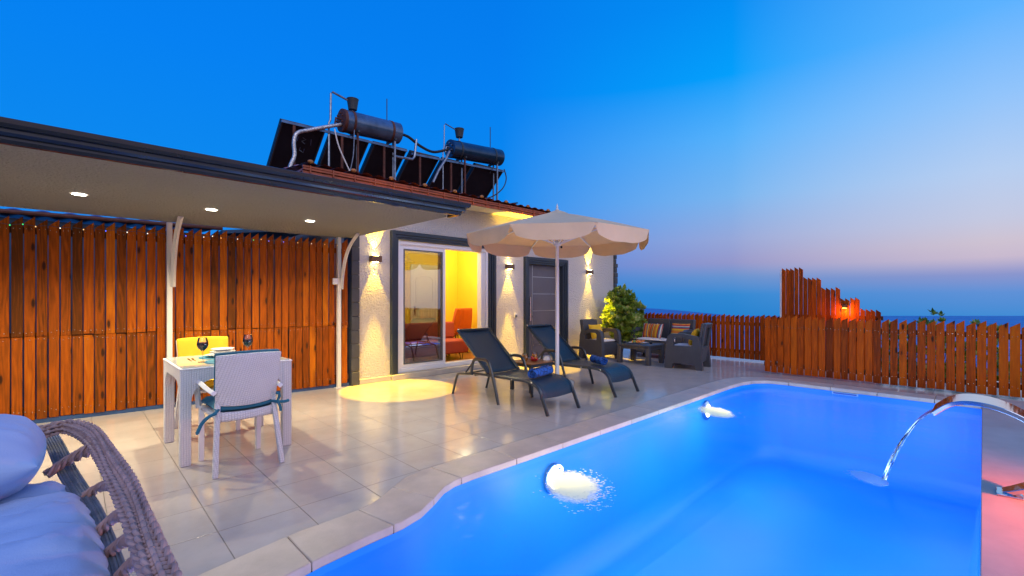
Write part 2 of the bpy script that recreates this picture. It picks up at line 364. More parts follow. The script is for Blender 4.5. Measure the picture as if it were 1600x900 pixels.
# ------------------------------------------------------------------ mesh builder
class MB:
    def __init__(s): s.v = []; s.f = []; s.rnd = {}
    def _add(s, vs, fs, rnd=None):
        o = len(s.v); s.v += [Vector(p) for p in vs]; s.f += [tuple(i+o for i in f) for f in fs]
        if rnd is not None:
            for i in range(o, len(s.v)): s.rnd[i] = rnd
    def box(s, x0, x1, y0, y1, z0, z1, rot=None, piv=None, rnd=None):
        vs = [Vector((x, y, z)) for x in (x0, x1) for y in (y0, y1) for z in (z0, z1)]
        if rot is not None:
            pv = Vector(piv) if piv is not None else Vector(((x0+x1)/2, (y0+y1)/2, (z0+z1)/2))
            vs = [rot @ (p-pv) + pv for p in vs]
        s._add(vs, [(0, 1, 3, 2), (4, 6, 7, 5), (0, 4, 5, 1), (2, 3, 7, 6), (0, 2, 6, 4), (1, 5, 7, 3)], rnd); return s
    def prism(s, poly, axis, a, b, rnd=None):
        """poly: 2D outline; axis: extrusion axis 0/1/2, other two axes in order"""
        n = len(poly)
        def P(u, v, w):
            return {0: (w, u, v), 1: (u, w, v), 2: (u, v, w)}[axis]
        vs = [P(u, v, a) for u, v in poly] + [P(u, v, b) for u, v in poly]
        tri = tessellate_polygon([[Vector((u, v, 0)) for u, v in poly]])
        fs = [tuple(t) for t in tri] + [tuple(i+n for i in reversed(t)) for t in tri]
        fs += [(i, (i+1) % n, (i+1) % n + n, i+n) for i in range(n)]
        s._add(vs, fs, rnd); return s
    def bar(s, p, q, w, h, up=(0, 0, 1)):
        p, q = Vector(p), Vector(q); d = (q-p).normalized(); up = Vector(up)
        if abs(d.dot(up)) > 0.98: up = Vector((0, 1, 0))
        x = d.cross(up).normalized(); y = x.cross(d)
        vs = [c + x*sx*w/2 + y*sy*h/2 for c in (p, q) for sx, sy in ((-1, -1), (1, -1), (1, 1), (-1, 1))]
        s._add(vs, [(0, 3, 2, 1), (4, 5, 6, 7), (0, 1, 5, 4), (1, 2, 6, 5), (2, 3, 7, 6), (3, 0, 4, 7)]); return s
    def tube(s, pts, r, seg=8, closed=False, cap=True, flat=1.0, up=None):
        pts = [Vector(p) for p in pts]; n = len(pts)
        rs = r if isinstance(r, (list, tuple)) else [r]*n
        vs = []; prev = None
        for i, p in enumerate(pts):
            a = pts[(i-1) % n] if (closed or i > 0) else p; b = pts[(i+1) % n] if (closed or i < n-1) else p
            d = (b-a).normalized() if (b-a).length > 1e-9 else Vector((0, 0, 1))
            if up is not None: ref = Vector(up)
            elif prev is not None: ref = prev
            else: ref = Vector((0, 0, 1)) if abs(d.z) < 0.9 else Vector((0, 1, 0))
            x = d.cross(ref)
            if x.length < 1e-6: x = d.orthogonal()
            x.normalize(); y = x.cross(d).normalized(); prev = y
            for k in range(seg):
                t = 2*PI*k/seg; vs.append(p + x*math.cos(t)*rs[i] + y*math.sin(t)*rs[i]*flat)
        fs = []
        for i in range(n if closed else n-1):
            j = (i+1) % n
            for k in range(seg):
                l = (k+1) % seg; fs.append((i*seg+k, i*seg+l, j*seg+l, j*seg+k))
        if cap and not closed:
            fs.append(tuple(range(seg-1, -1, -1))); fs.append(tuple((n-1)*seg+k for k in range(seg)))
        s._add(vs, fs); return s
    def lathe(s, prof, c=(0, 0, 0), seg=24, ax=None):
        c = Vector(c); n = len(prof); vs = []
        m = Matrix.Identity(3) if ax is None else Vector((0, 0, 1)).rotation_difference(Vector(ax).normalized()).to_matrix()
        for r, z in prof:
            for k in range(seg):
                t = 2*PI*k/seg; vs.append(c + m @ Vector((r*math.cos(t), r*math.sin(t), z)))
        fs = [(i*seg+k, i*seg+(k+1) % seg, (i+1)*seg+(k+1) % seg, (i+1)*seg+k) for i in range(n-1) for k in range(seg)]
        if prof[0][0] > 1e-6: fs.append(tuple(range(seg-1, -1, -1)))
        if prof[-1][0] > 1e-6: fs.append(tuple((n-1)*seg+k for k in range(seg)))
        s._add(vs, fs); return s
    def grid(s, fn, nu, nv, closeu=False):
        vs = [fn(i/(nu if closeu else nu-1), j/(nv-1)) for i in range(nu) for j in range(nv)]
        fs = []
        for i in range(nu if closeu else nu-1):
            k = (i+1) % nu
            for j in range(nv-1): fs.append((i*nv+j, k*nv+j, k*nv+j+1, i*nv+j+1))
        s._add(vs, fs); return s
    def sphere(s, c, r, seg=16, ring=10):
        c = Vector(c); r = Vector(r) if not isinstance(r, (int, float)) else Vector((r, r, r))
        prof = [(math.sin(PI*i/ring), -math.cos(PI*i/ring)) for i in range(ring+1)]
        vs = [c + Vector((a*math.cos(2*PI*k/seg)*r.x, a*math.sin(2*PI*k/seg)*r.y, z*r.z)) for a, z in prof for k in range(seg)]
        fs = [(i*seg+k, i*seg+(k+1) % seg, (i+1)*seg+(k+1) % seg, (i+1)*seg+k) for i in range(ring) for k in range(seg)]
        s._add(vs, fs); return s
    def pillow(s, c, w, d, t, rot=None, n=14, wr=0.0, pw=2.6):
        """superellipsoid-like cushion lying in xy (w,d), thickness t"""
        c = Vector(c); rot = rot or Matrix.Identity(3)
        def f(sign):
            def g(u, v):
                a, b = 2*u-1, 2*v-1
                e = (1-abs(a)**pw)*(1-abs(b)**pw)
                k = 1 - 0.07*(abs(a)**2*(1-abs(b)) + abs(b)**2*(1-abs(a)))*0
                z = sign*t/2*max(e, 0)**0.42
                x, y = a*w/2*(1-0.06*(1-b*b)*abs(a)), b*d/2*(1-0.06*(1-a*a)*abs(b))
                z += wr*noise.noise(Vector((x*9, y*9, sign*3+c.x)))*e
                return c + rot @ Vector((x, y, z))
            return g
        s.grid(f(1), n, n); s.grid(f(-1), n, n); return s
    def shift(s, d):
        d = Vector(d); s.v = [p+d for p in s.v]; return s
    def rot(s, m):
        s.v = [m @ p for p in s.v]; return s
    def build(s, name, mat, parent=None, bevel=0.0, world=False, angle=40, kind=None, label=None, weld=True, seg=2, solid=0.0, up=False):
        me = bpy.data.meshes.new(name)
        off = parent_loc(parent) if (world and parent is not None) else Vector((0, 0, 0))
        me.from_pydata([tuple(p-off) for p in s.v], [], s.f)
        if s.rnd:
            at = me.attributes.new('rnd', 'FLOAT', 'POINT')
            for i, x in s.rnd.items(): at.data[i].value = x
        bm = bmesh.new(); bm.from_mesh(me)
        if weld: bmesh.ops.remove_doubles(bm, verts=bm.verts, dist=1e-5)
        bmesh.ops.recalc_face_normals(bm, faces=bm.faces)
        if up:
            for fc in bm.faces:
                if fc.normal.z < 0: fc.normal_flip()
        for fc in bm.faces: fc.smooth = True
        bm.to_mesh(me); bm.free()
        me.set_sharp_from_angle(angle=R(angle))
        me.materials.append(M[mat] if isinstance(mat, str) else mat)
        o = bpy.data.objects.new(name, me); C.objects.link(o)
        if parent is not None: o.parent = parent
        if solid:
            md = o.modifiers.new('solid', 'SOLIDIFY'); md.thickness = solid; md.offset = 0
        if bevel:
            md = o.modifiers.new('bevel', 'BEVEL'); md.width = bevel; md.segments = seg; md.limit_method = 'ANGLE'; md.angle_limit = R(40)
            md.harden_normals = False
        if kind: o['kind'] = kind
        if label: o['label'] = label
        return o
def parent_loc(p):
    v = Vector((0, 0, 0))
    while p is not None: v = v + p.location; p = p.parent
    return v
def thing(name, label, cat, loc=(0, 0, 0), rz=0.0, group=None):
    o = bpy.data.objects.new(name, None); o.empty_display_size = 0.1; C.objects.link(o)
    o.location = loc; o.rotation_euler = (0, 0, rz); o['label'] = label; o['category'] = cat
    if group: o['group'] = group
    return o
def tag(o, label, cat, group=None):
    o['label'] = label; o['category'] = cat
    if group: o['group'] = group
    return o
def dup(root, loc, rz=None, label=None):
    def cp(o, par):
        c = o.copy(); C.objects.link(c)
        if par is not None: c.parent = par
        for ch in [x for x in bpy.data.objects if x.parent == o]: cp(ch, c)
        return c
    r = cp(root, None); r.location = loc
    if rz is not None: r.rotation_euler = (0, 0, rz)
    if label: r['label'] = label
    return r
def rotm(ax, deg): return Matrix.Rotation(R(deg), 3, ax)
def spline(pts, n=8, closed=False):
    pts = [Vector(p) for p in pts]; m = len(pts); out = []
    for i in range(m if closed else m-1):
        g = lambda k: pts[k % m] if closed else pts[min(max(k, 0), m-1)]
        p0, p1, p2, p3 = g(i-1), g(i), g(i+1), g(i+2)
        for j in range(n):
            t = j/n
            out.append(0.5*((2*p1)+(p2-p0)*t+(2*p0-5*p1+4*p2-p3)*t*t+(3*p1-p0-3*p2+p3)*t**3))
    if not closed: out.append(pts[-1])
    return out

# ------------------------------------------------------------------ setting: pool, terrace, ground, sea
rim = [(0.30, 2.12), (0.62, 2.20), (0.88, 2.25), (1.13, 2.28), (1.35, 2.295), (1.50, 2.335), (1.65, 2.42), (1.80, 2.52), (1.92, 2.56), (2.10, 2.57),
       (2.64, 2.565), (3.76, 2.56), (4.63, 2.56), (6.0, 2.56), (6.9, 2.56), (7.30, 2.535), (7.58, 2.46), (7.75, 2.32), (7.80, 2.10), (7.80, 1.2), (7.80, 0.01)]
cop_out = [(0.28, 2.47), (0.60, 2.54), (0.88, 2.59), (1.13, 2.60), (1.27, 2.61), (1.42, 2.67), (1.55, 2.76), (1.70, 2.85), (1.86, 2.885), (2.10, 2.885),
       (2.64, 2.88), (3.76, 2.875), (4.63, 2.875), (6.0, 2.875), (6.95, 2.875), (7.42, 2.845), (7.80, 2.72), (8.03, 2.48), (8.11, 2.15), (8.11, 1.2), (8.11, 0.01)]
near = [(3.0, 0.01), (0.2, 0.01), (-0.05, 0.5), (-0.02, 1.5)]
pool_poly = rim + near

def sheet(name, outer, hole, z, mat):
    loops = [[Vector((x, y, 0)) for x, y in outer]] + ([[Vector((x, y, 0)) for x, y in hole]] if hole else [])
    tri = tessellate_polygon(loops); pts = [Vector((p.x, p.y, z)) for l in loops for p in l]
    m = MB(); m._add(pts, [tuple(t) for t in tri]); return m
hole_t = cop_out + near
ob = sheet('terrace', [(-5, -5), (10.35, -5), (10.35, 6.75), (-5, 6.98)], hole_t, 0.0, None).build('terrace', 'terrace', weld=False, up=True); ob['kind'] = 'structure'
# right-hand deck, one sheet just above the terrace tiles
ob = MB(); ob._add([(-1, -5, 0.004), (8.55, -5, 0.004), (8.55, 0.006, 0.004), (-1, 0.006, 0.004)], [(0, 1, 2, 3)]); ob = ob.build('pool_deck', 'deck', up=True); ob['kind'] = 'structure'
# coping stones round the left and far edges
m = MB()
def cop_sec(i, t):
    a = Vector(rim[i]).lerp(Vector(rim[i+1]), t); b = Vector(cop_out[i]).lerp(Vector(cop_out[i+1]), t); return a, b
acc = 0.0; secs = [[]]
for i in range(len(rim)-1):
    L = (Vector(rim[i+1])-Vector(rim[i])).length; n = max(1, int(L/0.05))
    for k in range(n):
        secs[-1].append(cop_sec(i, k/n)); acc += L/n
        if acc > 0.52 - (0.16 if 1.2 < secs[-1][-1][0].x < 2.1 else 0) and len(secs[-1]) > 1:
            e = cop_sec(i, (k+1)/n - 0.06/max(n, 1) if n > 1 else 0.97)
            secs[-1].append(e); secs.append([]); acc = 0.0
secs[-1].append(cop_sec(len(rim)-2, 1.0))
for sc in secs:
    if len(sc) < 2: continue
    zt = 0.014 + random.uniform(0, 0.0025)
    vs = []
    for a, b in sc:
        vs += [(a.x, a.y, zt), (b.x, b.y, zt), (a.x, a.y, -0.035), (b.x, b.y, -0.035)]
    fs = []
    for k in range(len(sc)-1):
        o = 4*k; fs += [(o, o+4, o+5, o+1), (o+2, o+3, o+7, o+6), (o, o+2, o+6, o+4), (o+1, o+5, o+7, o+3)]
    e = 4*(len(sc)-1); fs += [(0, 1, 3, 2), (e, e+2, e+3, e+1)]
    m._add(vs, fs)
ob = m.build('pool_coping', 'coping', bevel=0.006); ob['kind'] = 'structure'
# bed under the coping joints
m = MB(); n = len(rim)
m._add([(x, y, -0.012) for x, y in rim]+[(x, y, -0.012) for x, y in cop_out], [(i, i+1, n+i+1, n+i) for i in range(n-1)])
ob = m.build('coping_bed', 'plinth'); ob['kind'] = 'structure'
# pool shell: walls with a coved floor
m = MB(); n = len(pool_poly)
cx, cy = 4.0, 1.2
def ins(p, d):
    v = Vector((p[0]-cx, p[1]-cy)); L = v.length; return (cx+v.x*(1-d/L), cy+v.y*(1-d/L))
rings = []
for z, d in ((-0.036, -0.012), (-0.95, 0.0), (-1.12, 0.05), (-1.2, 0.18)):
    rings.append([(*ins(p, d), z) for p in pool_poly])
base = 0
for k in range(3):
    m._add(rings[k]+rings[k+1], [(i, (i+1) % n, n+(i+1) % n, n+i) for i in range(n)])
tri = tessellate_polygon([[Vector((x, y, 0)) for x, y, z in rings[3]]]); m._add(rings[3], [tuple(t) for t in tri])
ob = m.build('pool_basin', 'basin', angle=60); ob['kind'] = 'structure'
ob = sheet('pool_water', [ins(p, -0.008) for p in pool_poly], None, -0.075, None).build('pool_water', 'water', weld=False, up=True); ob['kind'] = 'structure'
# skirt that closes the gap between terrace sheet and pool on the deck side
m = MB(); m._add([(-0.05, 0.0085, 0.003), (7.82, 0.0085, 0.003), (7.82, 0.0085, -0.2), (-0.05, 0.0085, -0.2)], [(0, 1, 2, 3)])
ob = m.build('pool_edge', 'basin'); ob['kind'] = 'structure'

# ground beyond the terrace: a flat shoulder and then the slope down to the sea
m = MB()
def gnd(u, v):
    a = 2*PI*u; r = [0, 14, 20, 60, 150, 320, 2200][int(round(v*6))]
    z = [-1.4, -1.4, -1.5, -9, -28, -62, -75][int(round(v*6))]
    if 10 < r < 400: z += 3*noise.noise(Vector((math.cos(a)*r*0.02, math.sin(a)*r*0.02, 0)))*(r/100)
    return Vector((4+r*math.cos(a), 3+r*math.sin(a), z))
m.grid(gnd, 72, 7, closeu=True); ob = m.build('ground', 'terrain', angle=80); ob['kind'] = 'structure'
m = MB(); q46 = R(46)
m.grid(lambda u, v: Vector((math.cos(q46)*(60+1580*v)-math.sin(q46)*(u-.5)*9000, math.sin(q46)*(60+1580*v)+math.cos(q46)*(u-.5)*9000, -60.0)), 60, 12)
ob = m.build('sea', 'sea', up=True); ob['kind'] = 'structure'
# distant headland
m = MB()
def head(u, v):
    az = R(18 + 70*u); h = 60*math.sin(PI*min(1, u*1.02))**0.55*(0.8+0.25*noise.noise(Vector((u*6, 0, 2))))
    rr = 1380 + 200*v; return Vector((rr*math.cos(az), rr*math.sin(az), -61 + h*math.sin(PI*v)))
m.grid(head, 60, 9); ob = m.build('hill', 'hill', angle=80); ob['kind'] = 'structure'

# ------------------------------------------------------------------ house
house = thing('house', 'white rendered single storey villa with red tiled roof and dark door surrounds', 'house', (3.07, 6.5, 0))
HY, HT = 6.5, 0.2
def hp(name, mb, mat, parent=house, **k): return mb.build(name, mat, parent, world=True, **k)
m = MB()
Z1 = 2.93
m.box(3.08, 3.70, HY, HY+HT, 0.0, Z1).box(3.70, 5.68, HY, HY+HT, 2.24, Z1).box(5.68, 6.72, HY, HY+HT, 0, Z1)
m.box(6.72, 7.84, HY, HY+HT, 2.06, Z1).box(7.84, 9.84, HY, HY+HT, 0, Z1)
m.box(3.70, 5.68, HY, HY+HT, 0.0, 0.06).box(6.72, 7.84, HY, HY+HT, 0.0, 0.05)
m.box(9.66, 9.84, HY+HT, 11.0, 0, Z1).box(3.08, 3.26, HY+HT, 11.0, 0, Z1).box(3.26, 9.66, 10.82, 11.0, 0, Z1)
hp('wall', m, 'stucco')
m = MB().box(3.08, 3.60, 6.455, 6.498, 0, 0.075).box(3.60, 5.82, 6.40, 6.498, 0, 0.085).box(5.82, 6.60, 6.455, 6.498, 0, 0.075).box(7.96, 9.84, 6.455, 6.498, 0, 0.075).box(6.60, 7.96, 6.42, 6.498, 0, 0.05)
hp('plinth', m, 'plinth', bevel=0.006)
# dark stone cladding at both front corners
m = MB()
zz = 0.0
while zz < 2.9:
    h = 0.205
    m.box(2.950, 3.074, 6.445+random.uniform(-.002, .002), 6.72, zz, min(zz+h-0.007, 2.9)); zz += h
m.box(2.958, 3.066, 6.456, 6.70, 0, 2.9)
hp('corner_cladding', m, 'anthracite_matte', bevel=0.008)
m = MB(); zz = 0.0
while zz < 2.9:
    h = random.uniform(0.10, 0.16); m.box(9.846, 9.95+random.uniform(-.025, .03), 6.46+random.uniform(-.02, .02), 6.72, zz, min(zz+h-0.006, 2.9)); zz += h
hp('corner_cladding', m, 'anthracite_matte', bevel=0.01)
# roof: soffit, fascia, tiles
m = MB().box(3.09, 10.02, 6.09, 6.5, 2.90, 2.925).box(2.2, 3.09, 6.09, 11.4, 2.90, 2.925); hp('eaves_soffit', m, 'soffit_white')
roof_z = lambda y: 3.0 + 0.12*(y-6.06)
m = MB()
NT_ = 46
def tl(u, v):
    x = 2.12 + 7.96*u; y = 6.02 + 5.5*v
    ph = (x*5.2) % 1.0
    return Vector((x, y, roof_z(y) + 0.035*abs(math.sin(PI*ph)) + 0.02 - 0.022*((v*14) % 1.0)))
m.grid(tl, 260, 57)
rf = hp('roof', m, 'tile_red', angle=60)
m = MB().box(2.12, 10.08, 6.05, 6.085, 2.885, 2.93).box(2.12, 10.08, 6.035, 6.075, 2.938, 2.965).box(2.12, 10.08, 6.045, 6.08, 2.972, 3.0)
m.box(2.12, 10.05, 6.09, 11.5, 2.93, 2.96)
for k in range(27):
    x = 2.2 + k*0.3; m.box(x, x+0.02, 6.028, 6.07, 2.90, 3.0)
hp('fascia', m, 'tile_red', rf, bevel=0.004)
for k in range(14): hp('tile_cap', MB().sphere((2.21+k*0.577, 6.03, 3.05), (0.04, 0.03, 0.026), 10, 6), 'tile_cap', rf)
# sliding door and its surround
def surround(x0, x1, zt, w, nm):
    m = MB()
    def ring(a, b, y0, y1):   # butt-jointed frame between outset a and b
        m.box(x0+a, x0+b, y0, y1, 0.086, zt-a).box(x1-b, x1-a, y0, y1, 0.086, zt-a).box(x0+b, x1-b, y0, y1, zt-b, zt-a)
    ring(0.0, w*0.42, 6.430, 6.53); ring(w*0.42, w*0.72, 6.452, 6.55); ring(w*0.72, w, 6.472, 6.56)
    return m
dA = hp('sliding_door', surround(3.60, 5.80, 2.36, 0.13, ''), 'anthracite', bevel=0.005)
m = MB()
X0, X1, ZB, ZT = 3.735, 5.665, 0.086, 2.22
def frame(m, x0, x1, z0, z1, w, y0, y1):
    m.box(x0, x0+w, y0, y1, z0, z1).box(x1-w, x1, y0, y1, z0, z1).box(x0+w, x1-w, y0, y1, z0, z0+w).box(x0+w, x1-w, y0, y1, z1-w, z1)
frame(m, X0, X1, ZB, ZT, 0.055, 6.515, 6.66)
frame(m, X0+0.058, X1-0.058, ZB+0.058, ZT-0.058, 0.012, 6.53, 6.65)
hp('door_frame', m, 'white_pvc', dA, bevel=0.004)
m = MB(); frame(m, 3.81, 4.70, 0.155, 2.15, 0.055, 6.545, 6.58); hp('door_sash', m, 'white_pvc', dA, bevel=0.004)
m = MB(); frame(m, 3.868, 4.640, 0.213, 2.092, 0.022, 6.538, 6.575); hp('sash_gasket', m, 'grey_pvc', dA)
m = MB().box(3.892, 4.616, 6.558, 6.564, 0.237, 2.068); hp('pane', m, 'pane', dA)
m = MB(); frame(m, 3.83, 4.655, 0.155, 2.15, 0.055, 6.60, 6.635); m.box(4.662, 4.70, 6.60, 6.64, 0.155, 2.15); hp('door_sash', m, 'grey_pvc', dA, bevel=0.003)
m = MB().box(5.50, 5.54, 6.53, 6.64, 0.16, 2.14).box(5.56, 5.59, 6.53, 6.64, 0.16, 2.14); hp('track_post', m, 'white_pvc', dA, bevel=0.003)
# entrance door
dB = hp('entrance_door', surround(6.60, 7.96, 2.14, 0.14, ''), 'anthracite', bevel=0.005)
m = MB().box(6.742, 7.818, 6.60, 6.66, 0.055, 2.0)
hp('door_leaf', m, 'entry_leaf', dB, bevel=0.004)
m = MB()
for k in range(5): m.box(6.98, 7.80, 6.596, 6.602, 0.30+k*0.36, 0.312+k*0.36)
m.box(6.962, 6.974, 6.596, 6.602, 0.06, 1.99); hp('groove', m, 'brushed', dB)
m = MB().tube([(6.87, 6.56, 0.82), (6.87, 6.56, 1.32)], 0.017, 12).tube([(6.87, 6.56, 0.9), (6.87, 6.61, 0.9)], 0.01).tube([(6.87, 6.56, 1.24), (6.87, 6.61, 1.24)], 0.01)
hp('handle', m, 'brushed', dB)
# interior shell of the living room
RY = 8.75
m = MB().box(3.27, 9.64, RY, RY+0.06, 0.05, 2.75).box(3.27, 3.30, 6.72, RY, 0.05, 2.75).box(6.62, 6.66, 7.60, RY, 0.05, 2.75).box(3.27, 3.69, 6.71, 6.73, 0.05, 2.75).box(5.70, 6.66, 6.71, 6.73, 0.05, 2.75)
m.box(6.655, 6.715, 6.71, 7.60, 0.05, 2.75)
hp('interior_wall', m, 'inner_yellow')
hp('ceiling', MB().box(3.3, 9.6, 6.71, RY, 2.70, 2.74), 'soffit_white')
hp('interior_floor', MB().box(3.3, 9.6, 6.70, RY, 0.02, 0.055), 'table_wood')
idr = hp('interior_door', MB().box(5.34, 5.40, RY-0.03, RY-0.001, 0.06, 2.04).box(5.98, 6.04, RY-0.03, RY-0.001, 0.06, 2.04).box(5.40, 5.98, RY-0.03, RY-0.001, 1.98, 2.04), 'inner_door', bevel=0.006)
m = MB().box(5.405, 5.975, RY-0.026, RY-0.004, 0.06, 1.975)
hp('door_leaf', m, 'inner_door', idr)
m = MB()
arch = [(5.47, 1.20)] + [(5.69 - 0.22*math.cos(PI*k/12), 1.70+0.10*math.sin(PI*k/12)) for k in range(13)] + [(5.91, 1.20)]
m.tube([(x, RY-0.03, z) for x, z in arch], 0.012, 6, closed=True)
for za, zb in ((0.75, 0.86), (0.90, 1.01), (0.2, 0.66)): m.tube([(5.47, RY-0.03, za), (5.91, RY-0.03, za), (5.91, RY-0.03, zb), (5.47, RY-0.03, zb)], 0.010, 6, closed=True)
hp('door_moulding', m, 'inner_door', idr)
m = MB().tube([(5.44, RY-0.03, 1.06), (5.44, RY-0.075, 1.06), (5.52, RY-0.075, 1.06)], 0.011, 8).box(5.425, 5.455, RY-0.034, RY-0.022, 0.92, 1.12)
hp('handle', m, 'black', idr)
# wall socket and vent
sk = thing('wall_socket', 'small white outdoor socket on the wall between the two doors', 'socket', (6.36, 6.5, 0.95))
MB().box(-0.035, 0.035, -0.03, -0.001, -0.05, 0.05).build('socket_box', 'white_pvc', sk, bevel=0.008)
MB().box(-0.028, 0.028, -0.042, -0.031, -0.04, 0.01).build('flap', 'grey_pvc', sk, bevel=0.004)

# furniture seen through the open door
so = thing('red_sofa', 'low red sofa on thin metal legs inside the lit living room', 'sofa', (4.9, 7.65, 0.055))
MB().box(-0.95, 0.95, -0.33, 0.25, 0.13, 0.40).build('seat', 'red_cloth', so, bevel=0.04, seg=3)
MB().box(-0.95, 0.95, 0.15, 0.33, 0.392, 0.74, rot=rotm('X', -6)).build('backrest', 'red_cloth', so, bevel=0.04, seg=3)
for lx in (-0.8, 0.8):
    for ly in (-0.26, 0.22):
        MB().tube([(lx-0.05, ly, 0.175), (lx-0.02, ly, 0.0), (lx+0.02, ly, 0.0), (lx+0.05, ly, 0.175)], 0.008, 6).build('leg', 'black', so)
def din_chair(name, label, loc, rz):
    t = thing(name, label, 'chair', loc, rz, 'orange dining chairs indoors')
    MB().pillow((0, 0, 0.46), 0.44, 0.44, 0.09).build('seat', 'orange_cloth', t)
    b = MB(); b.grid(lambda u, v: Vector(((u-.5)*0.44*(1-0.25*v*v), 0.2+0.10*v+0.05*(2*u-1)**2, 0.48+0.54*v)), 9, 9); b.build('backrest', 'orange_cloth', t, solid=0.05, bevel=0.01)
    for x in (-.17, .17):
        for y in (-.17, .17): MB().tube([(x, y, 0.44), (x*1.15, y*1.15, 0)], [0.014, 0.009], 8).build('leg', 'black', t)
    return t
din_chair('dining_chair', 'orange dining chair seen through the open door, beside the red sofa end', (5.93, 8.2, 0.055), R(200))
din_chair('dining_chair', 'orange dining chair half hidden by the right door jamb', (6.24, 8.3, 0.055), R(190))

# ------------------------------------------------------------------ wall lamps (up and down)
SPOTS = []
def sconce(x, z, label):
    t = thing('wall_lamp', label, 'lamp', (x, 6.5, z), 0, 'up and down lamps on the house wall')
    MB().box(-0.085, 0.085, -0.10, -0.001, -0.045, 0.045).build('lamp_body', 'copper_lamp', t, bevel=0.006)
    for q in (0.046, -0.052): MB().lathe([(0.045, 0.0), (0.045, 0.006)], (0, -0.05, q), 16).build('lens', M_lens, t)
    SPOTS.append((x, z))
M_lens = emis('lamp_lens', (1.0, 0.70, 0.20), 40.0)
sconce(3.33, 1.89, 'square copper wall lamp left of the sliding door')
sconce(6.17, 1.91, 'square copper wall lamp between the sliding door and the entrance door')
sconce(8.78, 1.91, 'square copper wall lamp right of the entrance door, beside the bush')

# ------------------------------------------------------------------ canopy
can = thing('porch_canopy', 'plastered flat porch canopy with dark gutter edge above the dining table', 'canopy', (0.8, 6.5, 0))
cp = lambda name, mb, mat, **k: mb.build(name, mat, can, world=True, **k)
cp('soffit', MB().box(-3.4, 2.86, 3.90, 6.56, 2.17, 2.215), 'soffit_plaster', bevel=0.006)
cp('roof_slab', MB().box(-3.4, 2.93, 3.93, 6.58, 2.2155, 2.30), 'anthracite_matte')
# stepped gutter profile along the front, mitred round the free end
prof = [(0.0, 2.165), (0.035, 2.165), (0.05, 2.185), (0.05, 2.20), (0.07, 2.203), (0.078, 2.22), (0.078, 2.238), (0.10, 2.243), (0.115, 2.262), (0.118, 2.29), (0.105, 2.295), (0.0, 2.295)]
m = MB(); vs = []; fs = []; n = len(prof)
for d, z in prof: vs.append((-3.4, 3.90-d, z))
for d, z in prof: vs.append((2.93+d, 3.90-d, z))
for d, z in prof: vs.append((2.93+d, 4.05, z))
for a in (0, n):
    fs += [(a+i, a+(i+1) % n, a+n+(i+1) % n, a+n+i) for i in range(n)]
fs += [tuple(range(n)), tuple(range(2*n, 3*n))]
m._add(vs, fs); cp('gutter', m, 'gutter', angle=25)
cp('end_trim', MB().box(2.865, 2.925, 4.06, 6.42, 2.172, 2.214), 'soffit_plaster')
for px in (0.81, 2.755):
    py = 6.57 if px < 1 else 6.44
    cp('post', MB().box(px-0.026, px+0.026, py-0.026, py+0.026, 0.0, 2.168), 'cream_metal', bevel=0.004)
    pts = spline([(px+0.03, py-0.03, 1.42), (px+0.03, py-0.06, 1.62), (px+0.03, py-0.15, 1.84), (px+0.03, py-0.30, 2.02), (px+0.03, py-0.50, 2.14), (px+0.03, py-0.56, 2.166)], 5)
    b = MB(); b.tube(pts, 0.026, 4, up=(1, 0, 0)); cp('brace', b, 'cream_metal', angle=30)
    cp('base_plate', MB().box(px-0.05, px+0.05, py-0.05, py+0.05, 0.0, 0.008), 'cream_metal')
DL = []
M_dl = emis('downlight_disc', (1.0, 0.93, 0.72), 22.0)
for x, lab in ((-0.91, 'added downlight out of view at the left of the canopy, lighting the fence'), (0.04, 'recessed round downlight, leftmost of the three in view under the canopy'), (0.99, 'recessed round downlight in the canopy above the table, middle of three'), (1.94, 'recessed round downlight nearest the house under the canopy')):  # the first one is added, unseen, to brighten the fence
    t = thing('downlight', lab, 'downlight', (x, 5.31, 2.17), 0, 'downlights in the canopy')
    MB().lathe([(0.05, -0.006), (0.062, -0.004), (0.062, -0.001)], (0, 0, 0), 24).build('trim_ring', 'white_paint', t)
    MB().lathe([(0.001, -0.009), (0.046, -0.009), (0.046, -0.0065)], (0, 0, 0), 24).build('lens', M_dl, t)
    DL.append((x, 5.31))
t = thing('junction_box', 'small white junction box on the canopy post nearest the house', 'box', (2.70, 6.42, 1.53))
MB().box(-0.045, 0.028, -0.03, 0.02, -0.045, 0.045).build('box', 'white_pvc', t, bevel=0.01)
MB().lathe([(0.012, 0), (0.012, 0.03)], (-0.01, -0.005, 0.0455), 10).build('gland', 'copper_lamp', t)

